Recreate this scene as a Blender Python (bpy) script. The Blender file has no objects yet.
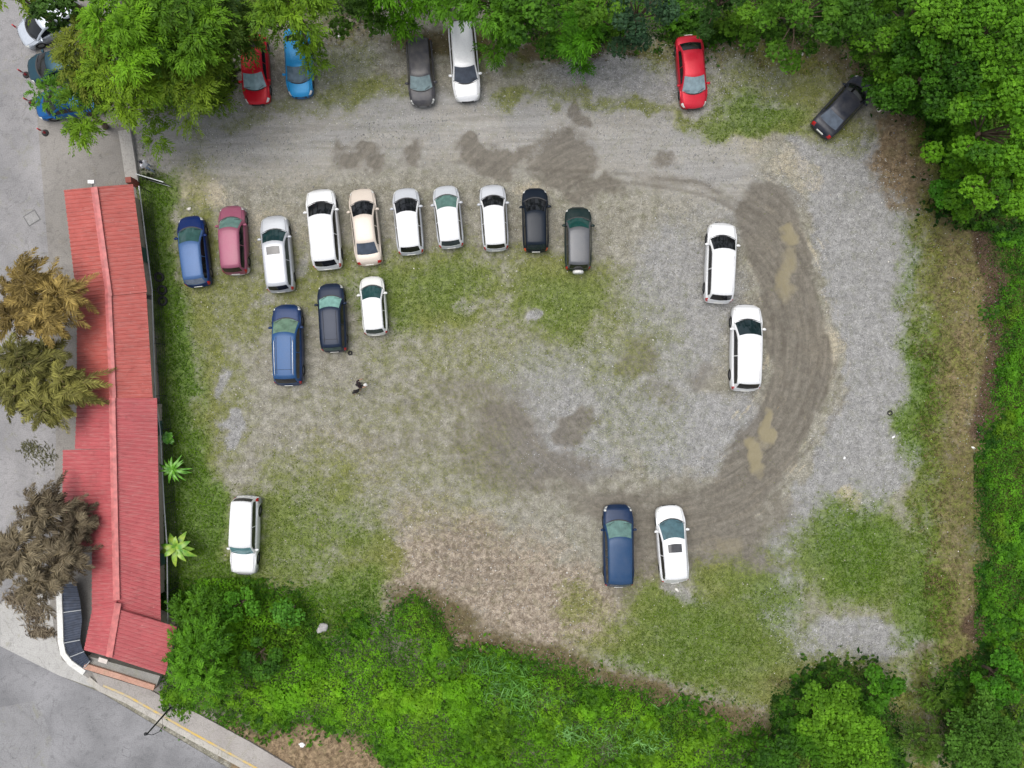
import bpy, math, random
import numpy as np
from mathutils import Vector, Matrix
R = math.radians
random.seed(7)
rng = np.random.default_rng(11)
SC = bpy.context.scene
COL = SC.collection

# ------------------------------------------------------------------ camera, light, exposure
FPX, CAMH = 780.0, 48.75
cam = bpy.data.cameras.new('camera'); cam.sensor_width = 36; cam.lens = 36*FPX/1024
cam.clip_start = 0.5; cam.clip_end = 2000
co = bpy.data.objects.new('camera', cam); co.location = (0, 0, CAMH); COL.objects.link(co); SC.camera = co
W_ = bpy.data.worlds.new('World'); SC.world = W_; W_.use_nodes = True
nt = W_.node_tree; bg = nt.nodes['Background']
SUN_EL, SUN_AZ = R(76), R(300)
sky = nt.nodes.new('ShaderNodeTexSky'); sky.sky_type = 'NISHITA'; sky.sun_disc = False
sky.sun_elevation = SUN_EL; sky.sun_rotation = SUN_AZ; sky.air_density = 1.0; sky.dust_density = 4.0
hs = nt.nodes.new('ShaderNodeHueSaturation'); hs.inputs['Saturation'].default_value = 0.40
nt.links.new(sky.outputs[0], hs.inputs['Color']); nt.links.new(hs.outputs[0], bg.inputs[0])
bg.inputs[1].default_value = 0.14
sl = bpy.data.lights.new('sun', 'SUN'); sl.energy = 1.5; sl.angle = R(50); sl.color = (1.0, .96, .90)
so = bpy.data.objects.new('sun', sl); COL.objects.link(so)
sd = Vector((math.sin(SUN_AZ)*math.cos(SUN_EL), math.cos(SUN_AZ)*math.cos(SUN_EL), math.sin(SUN_EL)))
so.rotation_euler = sd.to_track_quat('Z', 'Y').to_euler(); so.location = sd*60
SC.view_settings.view_transform = 'Standard'; SC.view_settings.look = 'None'
SC.view_settings.exposure = 0.38; SC.view_settings.gamma = 1.0

# ------------------------------------------------------------------ helpers
def G(px, py, z=0.0):
    k = (CAMH-z)/FPX
    return Vector(((px-512)*k, -(py-384)*k, z))

def tag(o, label=None, cat=None, group=None, kind=None):
    if label: o['label'] = label
    if cat: o['category'] = cat
    if group: o['group'] = group
    if kind: o['kind'] = kind
    return o

def empty(name, loc, rz=0, label=None, cat=None, group=None):
    o = bpy.data.objects.new(name, None); COL.objects.link(o)
    o.location = loc; o.rotation_euler = (0, 0, rz); o.empty_display_size = .3
    return tag(o, label, cat, group)

class MB:
    def __init__(s): s.v = []; s.f = []; s.m = []
    def add(s, vs, fs, mi=0):
        b = len(s.v); s.v += [tuple(p) for p in vs]
        for f in fs: s.f.append(tuple(b+i for i in f)); s.m.append(mi)
        return s
    def box(s, c, size, rz=0, mi=0):
        x, y, z = size[0]/2, size[1]/2, size[2]/2; cs, sn = math.cos(rz), math.sin(rz)
        vs = []
        for dz in (-z, z):
            for dx, dy in ((-x, -y), (x, -y), (x, y), (-x, y)):
                vs.append((c[0]+dx*cs-dy*sn, c[1]+dx*sn+dy*cs, c[2]+dz))
        return s.add(vs, [(3,2,1,0),(4,5,6,7),(0,1,5,4),(1,2,6,5),(2,3,7,6),(3,0,4,7)], mi)
    def tube(s, pts, rad, n=6, mi=0, cap=True):
        pts = [Vector(p) for p in pts]; rr = rad if isinstance(rad, (list, tuple)) else [rad]*len(pts)
        vs, fs = [], []
        for i, p in enumerate(pts):
            d = (pts[min(i+1, len(pts)-1)]-pts[max(i-1, 0)])
            if d.length < 1e-6: d = Vector((0, 0, 1))
            d.normalize()
            a = d.cross(Vector((0, 0, 1)) if abs(d.z) < .9 else Vector((1, 0, 0))).normalized(); b = d.cross(a)
            for k in range(n):
                t = 2*math.pi*k/n; vs.append(p+(a*math.cos(t)+b*math.sin(t))*rr[i])
        for i in range(len(pts)-1):
            for k in range(n):
                fs.append((i*n+k, i*n+(k+1)%n, (i+1)*n+(k+1)%n, (i+1)*n+k))
        if cap: fs += [tuple(range(n-1, -1, -1)), tuple((len(pts)-1)*n+k for k in range(n))]
        return s.add(vs, fs, mi)
    def grid(s, P, mi=0, flip=False):
        n, m = len(P), len(P[0]); vs = [p for r in P for p in r]; fs = []
        for i in range(n-1):
            for j in range(m-1):
                f = (i*m+j, (i+1)*m+j, (i+1)*m+j+1, i*m+j+1)
                fs.append(f[::-1] if flip else f)
        return s.add(vs, fs, mi)
    def lathe(s, prof, n=20, axis='z', c=(0,0,0), mi=0):
        vs, fs = [], []; m = len(prof)
        for k in range(n):
            t = 2*math.pi*k/n
            for r, h in prof:
                a, b = r*math.cos(t), r*math.sin(t)
                p = (a, b, h) if axis == 'z' else (a, h, b)
                vs.append((p[0]+c[0], p[1]+c[1], p[2]+c[2]))
        for k in range(n):
            for j in range(m-1):
                fs.append((k*m+j, ((k+1)%n)*m+j, ((k+1)%n)*m+j+1, k*m+j+1))
        return s.add(vs, fs, mi)
    def mesh(s, name, smooth=False):
        me = bpy.data.meshes.new(name); me.from_pydata(s.v, [], s.f); me.update()
        if smooth: me.polygons.foreach_set('use_smooth', [True]*len(me.polygons))
        return me
    def build(s, name, mat, parent=None, smooth=False):
        me = s.mesh(name, smooth)
        for m in (mat if isinstance(mat, (list, tuple)) else [mat]): me.materials.append(m)
        if isinstance(mat, (list, tuple)): me.polygons.foreach_set('material_index', s.m)
        return link(name, me, parent)

def link(name, me, parent=None):
    o = bpy.data.objects.new(name, me); COL.objects.link(o)
    if parent: o.parent = parent
    return o

# noise
_T = np.random.default_rng(5).random((256, 256))
def vn(x, y, seed=0):
    x = x+seed*17.3; y = y+seed*9.7
    xi = np.floor(x).astype(int); yi = np.floor(y).astype(int); fx = x-xi; fy = y-yi
    fx = fx*fx*(3-2*fx); fy = fy*fy*(3-2*fy); g = lambda a, b: _T[a % 256, b % 256]
    return (g(xi,yi)*(1-fx)+g(xi+1,yi)*fx)*(1-fy)+(g(xi,yi+1)*(1-fx)+g(xi+1,yi+1)*fx)*fy
def fbm(x, y, sc, octv=4, seed=0):
    a, t, r = 1.0, 0.0, 0.0
    for i in range(octv):
        r = r+a*vn(x/sc*2**i, y/sc*2**i, seed+i*3); t += a; a *= .55
    return r/t
def sstep(a, b, x):
    t = np.clip((x-a)/(b-a), 0, 1); return t*t*(3-2*t)
def seg_d(u, v, a, b):
    dx, dy = b[0]-a[0], b[1]-a[1]; t = np.clip(((u-a[0])*dx+(v-a[1])*dy)/(dx*dx+dy*dy+1e-9), 0, 1)
    return np.hypot(u-a[0]-t*dx, v-a[1]-t*dy)
def line_d(u, v, pts):
    d = np.full(np.shape(u), 1e9)
    for a, b in zip(pts[:-1], pts[1:]): d = np.minimum(d, seg_d(u, v, a, b))
    return d
def poly_d(u, v, pts):      # positive inside
    d = line_d(u, v, list(pts)+[pts[0]]); ins = np.zeros(np.shape(u), bool)
    n = len(pts)
    for i in range(n):
        x1, y1 = pts[i]; x2, y2 = pts[(i+1) % n]
        if y1 == y2: continue
        c = ((y1 > v) != (y2 > v)) & (u < (x2-x1)*(v-y1)/(y2-y1)+x1)
        ins ^= c
    return np.where(ins, d, -d)

# ------------------------------------------------------------------ materials
class NT:
    def __init__(s, name):
        s.mat = bpy.data.materials.new(name); s.mat.use_nodes = True; s.t = s.mat.node_tree
        s.b = s.t.nodes['Principled BSDF']; s.n = s.t.nodes; s.l = s.t.links
    def lk(s, a, b): s.l.new(a, b)
    def val(s, v, inp):
        if hasattr(v, 'links') or isinstance(v, bpy.types.NodeSocket): s.lk(v, inp)
        else:
            inp.default_value = (tuple(v)+(1,))[:4] if isinstance(v, (tuple, list)) and inp.type == 'RGBA' else v
    def pos(s, world=False):
        if world: return s.n.new('ShaderNodeNewGeometry').outputs['Position']
        return s.n.new('ShaderNodeTexCoord').outputs['Object']
    def noise(s, scale, detail=3, rough=.55, p=None, dist=0):
        x = s.n.new('ShaderNodeTexNoise'); x.inputs['Scale'].default_value = scale
        x.inputs['Detail'].default_value = detail; x.inputs['Roughness'].default_value = rough; x.inputs['Distortion'].default_value = dist
        if p is not None: s.lk(p, x.inputs['Vector'])
        return x.outputs['Fac']
    def math(s, op, a, b=0.0, c=None, clamp=False):
        x = s.n.new('ShaderNodeMath'); x.operation = op; x.use_clamp = clamp
        s.val(a, x.inputs[0]); s.val(b, x.inputs[1])
        if c is not None: s.val(c, x.inputs[2])
        return x.outputs[0]
    def mix(s, f, a, b, bt='MIX'):
        x = s.n.new('ShaderNodeMix'); x.data_type = 'RGBA'; x.blend_type = bt; x.clamp_factor = True
        s.val(f, x.inputs[0]); s.val(a, x.inputs[6]); s.val(b, x.inputs[7]); return x.outputs[2]
    def ramp(s, f, a, b):   # linear remap to 0..1
        x = s.n.new('ShaderNodeMapRange'); s.val(f, x.inputs[0]); x.inputs[1].default_value = a; x.inputs[2].default_value = b
        return x.outputs[0]
    def gray(s, f, lo, hi):
        x = s.n.new('ShaderNodeMapRange'); s.val(f, x.inputs[0]); x.inputs[1].default_value = .3; x.inputs[2].default_value = .7
        x.inputs[3].default_value = lo; x.inputs[4].default_value = hi
        c = s.n.new('ShaderNodeCombineColor'); [s.lk(x.outputs[0], c.inputs[i]) for i in range(3)]; return c.outputs[0]
    def attr(s, name):
        x = s.n.new('ShaderNodeAttribute'); x.attribute_name = name; return x.outputs['Color']
    def sep(s, c):
        x = s.n.new('ShaderNodeSeparateColor'); s.lk(c, x.inputs[0]); return x.outputs
    def bump(s, h, strength=.3, dist=.02):
        x = s.n.new('ShaderNodeBump'); x.inputs['Strength'].default_value = strength; x.inputs['Distance'].default_value = dist
        s.lk(h, x.inputs['Height']); s.lk(x.outputs[0], s.b.inputs['Normal'])
    def set(s, **k):
        for a, v in k.items(): s.val(v, s.b.inputs[a.replace('_', ' ')])
        return s.mat

def plain(name, col, rough=.6, metal=0.0, vary=.12, scale=3.0, **k):
    m = NT(name); n = m.noise(scale, 4, p=m.pos())
    m.set(Base_Color=m.mix(1.0, m.gray(n, 1-vary, 1+vary), col, 'MULTIPLY'), Roughness=rough, Metallic=metal, **k)
    return m.mat

def paint(col, metal=.15, dust=.12, rough=.32):
    m = NT('car_paint'); p = m.pos()
    n = m.noise(1.6, 5, p=p); n2 = m.noise(14, 3, p=p)
    d = m.math('MULTIPLY', m.ramp(n, .35, .75), dust)
    c = m.mix(d, col, (.36, .33, .28))
    c = m.mix(1.0, c, m.gray(n2, .94, 1.04), 'MULTIPLY')
    return m.set(Base_Color=c, Metallic=metal, Roughness=m.math('ADD', m.math('MULTIPLY', n, .2), rough-.1), Coat_Weight=.10, Coat_Roughness=.2, Specular_IOR_Level=.2)

def glass_mat(col, name='tinted_glass'):
    m = NT(name); p = m.pos(); n = m.noise(3.2, 3, p=p); n2 = m.noise(1.2, 2, p=p)
    c = m.mix(m.ramp(n, .3, .7), tuple(x*.72 for x in col), tuple(x*1.2 for x in col))
    return m.set(Base_Color=c, Roughness=.06, IOR=1.5, Specular_IOR_Level=.5)

M = {}
M['rubber'] = plain('rubber', (.015, .015, .016), .8)
M['rim'] = plain('rim_alloy', (.35, .36, .38), .35, .8)
M['trim'] = plain('black_trim', (.012, .012, .014), .55)
M['chrome'] = plain('chrome', (.6, .61, .62), .2, .9)
M['lamp'] = plain('lamp_glass', (.62, .63, .6), .12)
M['tail'] = plain('tail_lamp', (.42, .012, .015), .2)
M['amber'] = plain('amber_lamp', (.6, .10, .03), .2)
M['plate'] = plain('number_plate', (.7, .7, .66), .5)
M['steel'] = plain('galvanised_steel', (.42, .44, .45), .45, .5)
M['darksteel'] = plain('dark_steel', (.03, .032, .035), .5, .3)
M['bark'] = plain('bark', (.14, .10, .07), .9, vary=.35)

# ------------------------------------------------------------------ ground
STRAW = []
def axis(a, b, st):
    return np.concatenate([[-500, -250, -120, -70, -50, -42], np.arange(a, b+1e-6, st), [42, 50, 70, 120, 250, 500]])
xs, ys = axis(-35, 35, .125), axis(-27, 27, .125)
X, Y = np.meshgrid(xs, ys, indexing='ij')

UNDER_B = [(160,598),(178,583),(235,578),(268,585),(300,600),(322,640),(345,622),(385,612),(415,606),(442,626),(455,648),(520,665),(560,676),(600,690),(650,706),(720,728),(775,742),(800,800),(640,880),(455,860),(425,790),(405,768),(362,730),(322,712),(262,726),(215,716),(168,708)]
UNDER_R = [(998,225),(1003,300),(1000,380),(992,430),(980,470),(974,520),(976,600),(985,655),(1000,690),(1090,690),(1090,220)]
UNDER_T = [(318,-60),(322,4),(345,6),(395,-10),(450,-14),(490,-8),(508,20),(560,42),(590,52),(625,36),(680,36),(715,42),(780,32),(850,44),(880,92),(925,118),(945,165),(942,205),(965,222),(1000,230),(1090,230),(1090,-60)]
UNDER_L = [(110,-60),(118,50),(150,104),(216,100),(226,60),(250,20),(318,0),(318,-60)]
UNDER_C = [(770,706),(790,688),(830,672),(872,676),(886,700),(900,740),(905,770),(930,800),(960,770),(950,730),(948,695),(975,660),(1090,640),(1090,850),(800,850),(790,760)]

def zones(u, v):
    wx = (fbm(u, v, 46, 5, 21)-.5)*46+(fbm(u, v, 9, 3, 24)-.5)*12; wy = (fbm(u, v, 46, 5, 33)-.5)*46+(fbm(u, v, 9, 3, 36)-.5)*12
    nf = fbm(u, v, 12, 3, 3)-.5
    U, V = u+wx, v+wy
    def blob(L, soft=.45):
        r = np.zeros(np.shape(u))
        for b in L:
            cx, cy, rx, ry, a = b[:5]; th = R(b[5]) if len(b) > 5 else 0
            dx, dy = U-cx, V-cy; e = np.hypot((dx*math.cos(th)+dy*math.sin(th))/rx, (-dx*math.sin(th)+dy*math.cos(th))/ry)
            r = np.maximum(r, a*(1-sstep(1-soft, 1+soft, e+nf*.3)))
        return r
    def poly(P, w=10): return sstep(-w, w, poly_d(U, V, P))
    def line(P, w, s=.5): return 1-sstep(w*(1-s), w*(1+s), line_d(u+wx*.35, v+wy*.35, P))
    lush = poly([(135,178),(180,180),(178,215),(184,290),(192,400),(208,440),(228,500),(234,560),(290,585),(375,575),(385,620),(300,660),(150,650),(150,400),(140,260)], 14)
    lush = np.maximum(lush, blob([(385,300,40,35,.55),(560,305,55,28,.5),(700,640,80,50,.72),(640,670,60,30,.7),(770,600,40,40,.6),(860,550,65,50,.9),(440,285,50,25,.5),(300,540,50,60,.5),(350,520,30,30,.5),(918,400,24,90,.85),(925,600,30,100,.85),(905,270,12,50,.6),(935,330,16,40,.4),(955,560,14,60,.5),(760,118,50,18,.7),(350,590,45,30,.8),(900,235,12,25,.4),(260,530,30,40,.5)], .7))
    edge = poly([(870,60),(905,110),(935,185),(902,225),(908,330),(922,430),(905,500),(925,560),(918,650),(940,700),(1100,720),(1100,40)], 9)
    outer = 1-sstep(-40, 30, poly_d(u, v, [(-60,-60),(1084,-60),(1084,828),(-60,828)]))
    grass = blob([(200,360,28,200,.75),(235,300,60,60,.6),(330,280,120,40,.6),(430,290,75,45,.85),(560,295,62,48,.9),(620,340,60,60,.5),(480,345,130,45,.45),
        (400,400,130,40,.34),(320,505,70,70,.62),(275,540,60,60,.75),(365,565,40,60,.8),(450,480,90,60,.36),(350,70,34,50,.5),(362,92,50,18,.75),(290,112,60,12,.5),(250,118,40,10,.5),
        (520,96,22,7,.7),(575,102,45,8,.65),(640,112,32,7,.75),(745,85,40,50,.62),(765,122,62,16,.95),(800,90,50,40,.7),(700,116,34,9,.75),(850,130,30,20,.7),
        (860,555,75,50,1),(925,590,34,80,.9),(700,640,100,60,1),(745,590,55,30,.85),(770,680,100,36,.9),(650,690,90,26,.7),(575,595,25,22,.6),(600,650,50,34,.7),(800,560,25,12,.5),
        (470,50,18,30,.5),(520,65,20,20,.5),(660,60,30,24,.5),(640,420,60,50,.35),(520,270,60,30,.45),(225,400,30,60,.55),(800,640,30,20,.3)], .6)
    grass = np.maximum(np.maximum(grass, lush), edge*(.66-.22*sstep(925, 960, U))*(.7+.6*fbm(u, v, 24, 4, 47)))
    verge = line([(405,604),(440,618),(475,648),(560,668),(620,693),(700,718),(790,738),(850,760)], 25, .6); verge = np.maximum(verge, line([(925,650),(918,700),(925,800)], 12, .6)*.8)
    grass = np.maximum(grass, outer)
    bare = blob([(232,425,14,9,1),(214,388,7,18,.8),(534,318,10,9,.9),(300,262,9,9,.6),(262,300,12,10,.5),(680,590,12,14,.6),(470,300,12,6,.4)], .4)
    grass = grass*(.72+.62*fbm(u, v, 22, 4, 8))*(1-bare)*(1-.8*verge)
    mud = blob([(358,155,26,13,.75),(382,165,14,8,.8),(421,155,11,11,.9),(498,156,30,14,.95),(520,150,30,10,.7),(566,160,26,28,.95),(590,186,26,12,.85),(573,116,8,11,.8),(672,162,13,9,.6),(715,165,10,7,.4),
        (575,424,25,17,.95),(638,358,22,22,.8),(500,445,48,46,.75),(470,395,70,24,.5),(550,470,60,26,.7),(620,500,60,18,.7),(700,520,90,45,.85),(745,560,60,22,.75),(660,395,20,22,.5),(700,370,22,20,.5),(330,330,25,20,.3),(640,570,30,40,.6),(400,440,40,30,.35),(550,350,30,20,.3),(600,285,25,20,.3)], .6)
    tr = [(762,214),(778,245),(790,300),(802,360),(785,420),(752,472),(715,520)]
    mud = np.maximum(mud, 1.0*line(tr, 29, .35))
    mud = np.maximum(mud, .42*line([(640,178),(700,184),(762,214)], 9, .6))
    rad_, th_ = np.hypot(u-655, v-345), np.arctan2(v-345, u-655)
    streak = vn(rad_/3.2, th_*7, 77)*.6+vn(rad_/1.7, th_*12, 78)*.4
    mud = np.clip(mud*(.82+.55*fbm(u, v, 16, 4, 14)+.5*(streak-.5)*line(tr, 46, .3)), 0, 1.15)
    rut = np.zeros(np.shape(u))
    for P in ([(530,168),(620,173),(700,183),(745,205),(772,232)], [(560,176),(640,183),(710,196),(752,218)], [(850,385),(832,425),(795,462),(738,483)], [(840,375),(818,418),(785,452)],
              [(700,470),(660,480),(600,468)], [(640,462),(652,490),(668,500)], [(812,300),(818,360),(800,415),(760,470)], [(776,260),(786,330),(782,390),(748,450)]):
        rut = np.maximum(rut, .85*(1-sstep(.7, 2.8, line_d(u+wx*.22, v+wy*.22, P)))*sstep(.3, .6, fbm(u, v, 16, 3, 91)))
    for k in range(9):   # roller marks in the soft soil
        P = [(430+k*2, 520+k*8), (470+k, 530+k*8), (515, 526+k*8)]
        rut = np.maximum(rut, .55*(1-sstep(.8, 2.6, line_d(u+wx*.2, v+wy*.2, P))))
    rut = np.maximum(rut, line(tr, 44, .3)*sstep(.60, .82, streak)*.8)
    rut = np.maximum(rut, .35*line([(170,150),(330,140),(480,150),(640,178),(745,205)], 24, .5)*sstep(.62, .85, vn(u/60, v/2.6, 79)*.6+vn(u/24, v/1.6, 80)*.4))
    pud = blob([(790,246,11,11,1),(788,282,13,26,.75),(762,428,8,16,1),(756,458,8,15,1),(735,548,22,12,.5),(700,540,14,8,.3)], .55)
    sand = line(tr, 50, .3)*sstep(.60, .80, 1-streak)*.62
    lane = line([(140,150),(300,140),(450,130),(600,140),(720,170)], 34, .6)
    sand = np.maximum(sand, lane*.5*sstep(.45, .62, fbm(u*.35, v, 22, 4, 95)))
    sand0 = sand; sand = blob([(200,193,34,18,1),(545,152,30,10,.6),(535,185,18,12,.5),(800,172,30,20,.42),(640,150,60,20,.4),(230,160,120,20,.35),(300,125,80,14,.4),(820,345,20,30,.6),(842,500,9,14,1),(470,560,90,60,.35),(262,230,40,30,.4),(600,130,60,12,.5),(735,150,40,20,.5)], .5)
    sand = np.maximum(sand, sand0)
    grey = poly([(790,135),(880,140),(900,190),(915,300),(912,420),(922,470),(880,505),(850,525),(790,590),(800,660),(770,660),(760,600),(785,500),(850,400),(835,300),(800,200)], 8)
    grey = np.maximum(grey, .8*line([(140,150),(300,128),(450,118),(600,128),(720,165)], 30, .6))
    grey = np.maximum(grey, blob([(850,640,75,26,1),(640,75,80,34,.8),(740,85,50,50,.7),(600,390,110,60,.7),(560,450,70,30,.85),(690,430,70,44,.85),(680,300,60,90,.7),(540,400,50,40,.6),(740,210,60,30,.5),(232,425,14,10,1),(215,385,8,20,.6),(700,600,14,12,.7),(340,60,40,40,.6),(560,110,110,18,.6),(860,200,40,60,1)], .35))
    grey = np.maximum(grey, bare)
    red = blob([(460,570,100,52,.95),(540,605,95,50,.95),(425,545,50,50,.6),(640,590,30,40,.6),(350,455,60,40,.3)], .6)
    red = np.maximum(red, line([(425,606),(470,645),(560,668),(620,692),(700,716),(800,735)], 19, .7))
    straw = blob([(915,150,34,60,1),(880,60,60,40,.7),(800,50,90,26,.7),(700,50,60,18,.6),(580,50,90,16,.8),(450,36,60,20,.8),(340,20,60,26,.5)], .5)
    straw = np.maximum(straw, edge*(.42+.62*fbm(u, v, 30, 4, 41))*(.65+.6*sstep(915, 955, U)))
    straw = np.maximum(straw, verge*(.45+.6*fbm(u, v, 20, 4, 43)))
    straw = np.maximum(straw, poly([(215,715),(262,724),(322,710),(362,728),(412,768),(440,820),(250,820)], 6))
    straw = np.maximum(straw, .6*line([(560,668),(650,700),(800,735),(900,700)], 22, .8))
    grass = np.maximum(grass, poly([(780,655),(900,660),(960,640),(1000,700),(960,800),(780,800)], 10)*.62*(.6+.8*fbm(u, v, 20, 4, 49)))
    purple = line([(986,225),(994,290),(1000,345),(990,390),(980,430)], 13, .6)
    purple = np.maximum(purple, blob([(972,628,14,26,.9),(975,440,10,30,.4),(820,690,60,12,.6),(950,700,30,30,.7)], .6))
    dark = np.zeros(np.shape(u))
    for P_ in (UNDER_B, UNDER_R, UNDER_C, UNDER_T, UNDER_L): dark = np.maximum(dark, poly(P_, 5))
    hay = np.maximum(poly([(215,722),(262,730),(322,716),(362,732),(412,772),(440,820),(250,820)], 6), .75*blob([(905,150,30,60,1),(900,100,20,30,.7),(948,600,20,90,.8),(960,380,22,80,.8),(965,280,18,50,.6)], .6))
    return dict(lane=lane, hay=hay, grass=grass, lush=lush, mud=mud, rut=rut, pud=pud, sand=sand, grey=grey, red=red, straw=straw, purple=purple, dark=dark)

u_, v_ = 512+X*16, 384-Y*16
Z = zones(u_, v_)
YARD = [(-600,-600),(118,-600),(122,60),(126,130),(135,183),(152,290),(160,400),(166,600),(176,640),(166,700),(100,690),(60,676),(0,640),(-600,560)]
ROAD = [(-600,560),(0,640),(60,676),(100,692),(150,722),(240,775),(400,870),(1400,1480),(-600,1480)]
flat = np.maximum(sstep(-14, 0, poly_d(u_, v_, YARD)), sstep(-14, 0, poly_d(u_, v_, ROAD)))
flat = np.maximum(flat, sstep(-14, 0, poly_d(u_, v_, [(84,650),(190,650),(420,790),(420,880),(84,690)])))
zz = (fbm(X, Y, 3.0, 4, 60)-.5)*.06 - Z['mud']*.012 - Z['pud']*.02 + Z['dark']*.03 - Z['rut']*.02
zz = zz*(1-flat) - .03*flat
far = np.hypot(X, Y) > 60
zz[far] = 0
nx, ny = X.shape
me = bpy.data.meshes.new('ground')
verts = np.stack([X, Y, zz], -1).reshape(-1, 3)
idx = np.arange(nx*ny).reshape(nx, ny)
quads = np.stack([idx[:-1,:-1], idx[1:,:-1], idx[1:,1:], idx[:-1,1:]], -1).reshape(-1, 4)
def fill_mesh(me, verts, quads, k=4):
    me.vertices.add(len(verts)); me.vertices.foreach_set('co', verts.astype(np.float32).ravel())
    me.loops.add(quads.size); me.loops.foreach_set('vertex_index', quads.astype(np.int32).ravel())
    me.polygons.add(len(quads)); me.polygons.foreach_set('loop_start', np.arange(0, quads.size, k, dtype=np.int32))
    me.update(calc_edges=True)
fill_mesh(me, verts, quads)
me.polygons.foreach_set('use_smooth', np.ones(len(quads), bool))
def cattr(me, name, a, b, c):
    at = me.color_attributes.new(name, 'FLOAT_COLOR', 'POINT')
    d = np.stack([a.ravel(), b.ravel(), c.ravel(), np.ones(a.size)], -1).astype(np.float32); at.data.foreach_set('color', d.ravel())
cattr(me, 'za', Z['grass'], Z['mud'], Z['straw']); cattr(me, 'zb', Z['lush'], Z['pud'], Z['sand'])
cattr(me, 'zc', Z['red'], Z['purple'], Z['grey']); cattr(me, 'ze', Z['lane'], Z['lane'], Z['lane']); cattr(me, 'zd', Z['rut'], Z['dark'], Z['hay'])

m = NT('lot_ground'); p = m.pos()
n0 = m.noise(.35, 4, p=p); n1 = m.noise(1.6, 5, .6, p=p); n2 = m.noise(5.5, 4, .65, p=p); n3 = m.noise(15, 3, .7, p=p); n4 = m.noise(3.0, 6, .75, p=p, dist=.6)
A, B, C, D = (m.sep(m.attr(k)) for k in ('za', 'zb', 'zc', 'zd'))
def edge_(mask, amp=.55, sharp=3.0):
    t = m.math('ADD', mask, m.math('MULTIPLY', m.math('SUBTRACT', n2, .5), amp*1.2))
    t = m.math('ADD', t, m.math('MULTIPLY', m.math('SUBTRACT', n3, .5), amp*1.1))
    t = m.math('ADD', t, m.math('MULTIPLY', m.math('SUBTRACT', n1, .5), amp))
    return m.math('ADD', m.math('MULTIPLY', m.math('SUBTRACT', t, .5), sharp), .5, clamp=True)
col = m.mix(m.ramp(n1, .35, .65), (.30, .288, .245), (.195, .184, .145))
col = m.mix(edge_(C[2], .7, 2.2), col, m.mix(m.ramp(n1, .3, .7), (.315, .313, .306), (.215, .213, .207)))
col = m.mix(edge_(B[2], .6, 1.8), col, (.40, .355, .265))
col = m.mix(edge_(C[0], .6, 1.6), col, m.mix(m.ramp(n4, .4, .62), (.205, .165, .125), (.335, .285, .225)))
# stones: light and dark speckle
E_ = m.sep(m.attr('ze')); sp = m.mix(m.math('MULTIPLY', E_[0], .6), m.gray(n3, .58, 1.38), (1.0, 1.0, 1.0)); col = m.mix(1.0, col, m.gray(n4, .66, 1.26), 'MULTIPLY'); col = m.mix(1.0, col, m.gray(n2, .80, 1.16), 'MULTIPLY'); col = m.mix(1.0, col, sp, 'MULTIPLY')
vo = m.n.new('ShaderNodeTexVoronoi'); vo.inputs['Scale'].default_value = 9; m.lk(p, vo.inputs['Vector'])
st = m.math('MULTIPLY', m.ramp(vo.outputs['Distance'], .32, .12), m.ramp(m.sep(vo.outputs['Color'])[0], .72, .95))
col = m.mix(m.math('MULTIPLY', st, .55), col, (.5, .48, .45))
dv = m.n.new('ShaderNodeVectorMath'); dv.operation = 'SUBTRACT'; m.lk(p, dv.inputs[0]); dv.inputs[1].default_value = (8.94, 2.44, 0)
sx = m.n.new('ShaderNodeSeparateXYZ'); m.lk(dv.outputs[0], sx.inputs[0])
rr_ = m.math('SQRT', m.math('ADD', m.math('MULTIPLY', sx.outputs[0], sx.outputs[0]), m.math('MULTIPLY', sx.outputs[1], sx.outputs[1])))
cb_ = m.n.new('ShaderNodeCombineXYZ'); m.lk(m.math('MULTIPLY', rr_, 2.6), cb_.inputs[0]); m.lk(m.math('MULTIPLY', m.math('ARCTAN2', sx.outputs[1], sx.outputs[0]), 2.2), cb_.inputs[1])
stk = m.noise(1.0, 5, .7, p=cb_.outputs[0], dist=.35)
mp2 = m.n.new('ShaderNodeMapping'); mp2.inputs['Scale'].default_value = (.22, 2.6, 1); m.lk(p, mp2.inputs[0]); stl = m.noise(1.0, 5, .65, p=mp2.outputs[0], dist=.4)
col = m.mix(m.math('MULTIPLY', E_[0], .75), col, m.mix(m.ramp(stl, .36, .64), (.232, .226, .215), (.335, .328, .315)))
mudf = edge_(m.math('ADD', A[1], m.math('MULTIPLY', m.math('SUBTRACT', stk, .5), m.math('MULTIPLY', A[1], .9))), .5, 2.2)
col = m.mix(m.math('MULTIPLY', mudf, .86), col, m.mix(m.ramp(stk, .34, .66), m.mix(m.ramp(n4, .35, .7), (.080, .071, .058), (.132, .119, .098)), m.mix(m.ramp(n4, .35, .7), (.130, .117, .096), (.215, .196, .163))))
strawf = edge_(A[2], .6, 2.2)
sc_ = m.mix(m.ramp(n4, .4, .62), (.05, .036, .018), (.15, .11, .055)); sc_ = m.mix(m.ramp(n3, .35, .6), sc_, (.085, .072, .03))
sc_ = m.mix(D[2], sc_, m.mix(m.ramp(n4, .38, .62), (.105, .068, .04), (.34, .245, .145)))
col = m.mix(m.math('MULTIPLY', strawf, .9), col, sc_)
wd = m.math('MULTIPLY', m.ramp(m.noise(1.1, 6, .75, p=p, dist=1.0), .50, .66), m.math('SUBTRACT', 1.0, mudf))
col = m.mix(m.math('MULTIPLY', wd, .26), col, (.135, .145, .06))
grf = edge_(A[0], .8, 1.8)
gc = m.mix(B[0], m.mix(m.ramp(n4, .38, .62), (.088, .105, .016), (.185, .20, .042)), m.mix(m.ramp(n4, .38, .62), (.042, .092, .004), (.10, .19, .010)))
gc = m.mix(1.0, gc, m.gray(n3, .55, 1.4), 'MULTIPLY')
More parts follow.
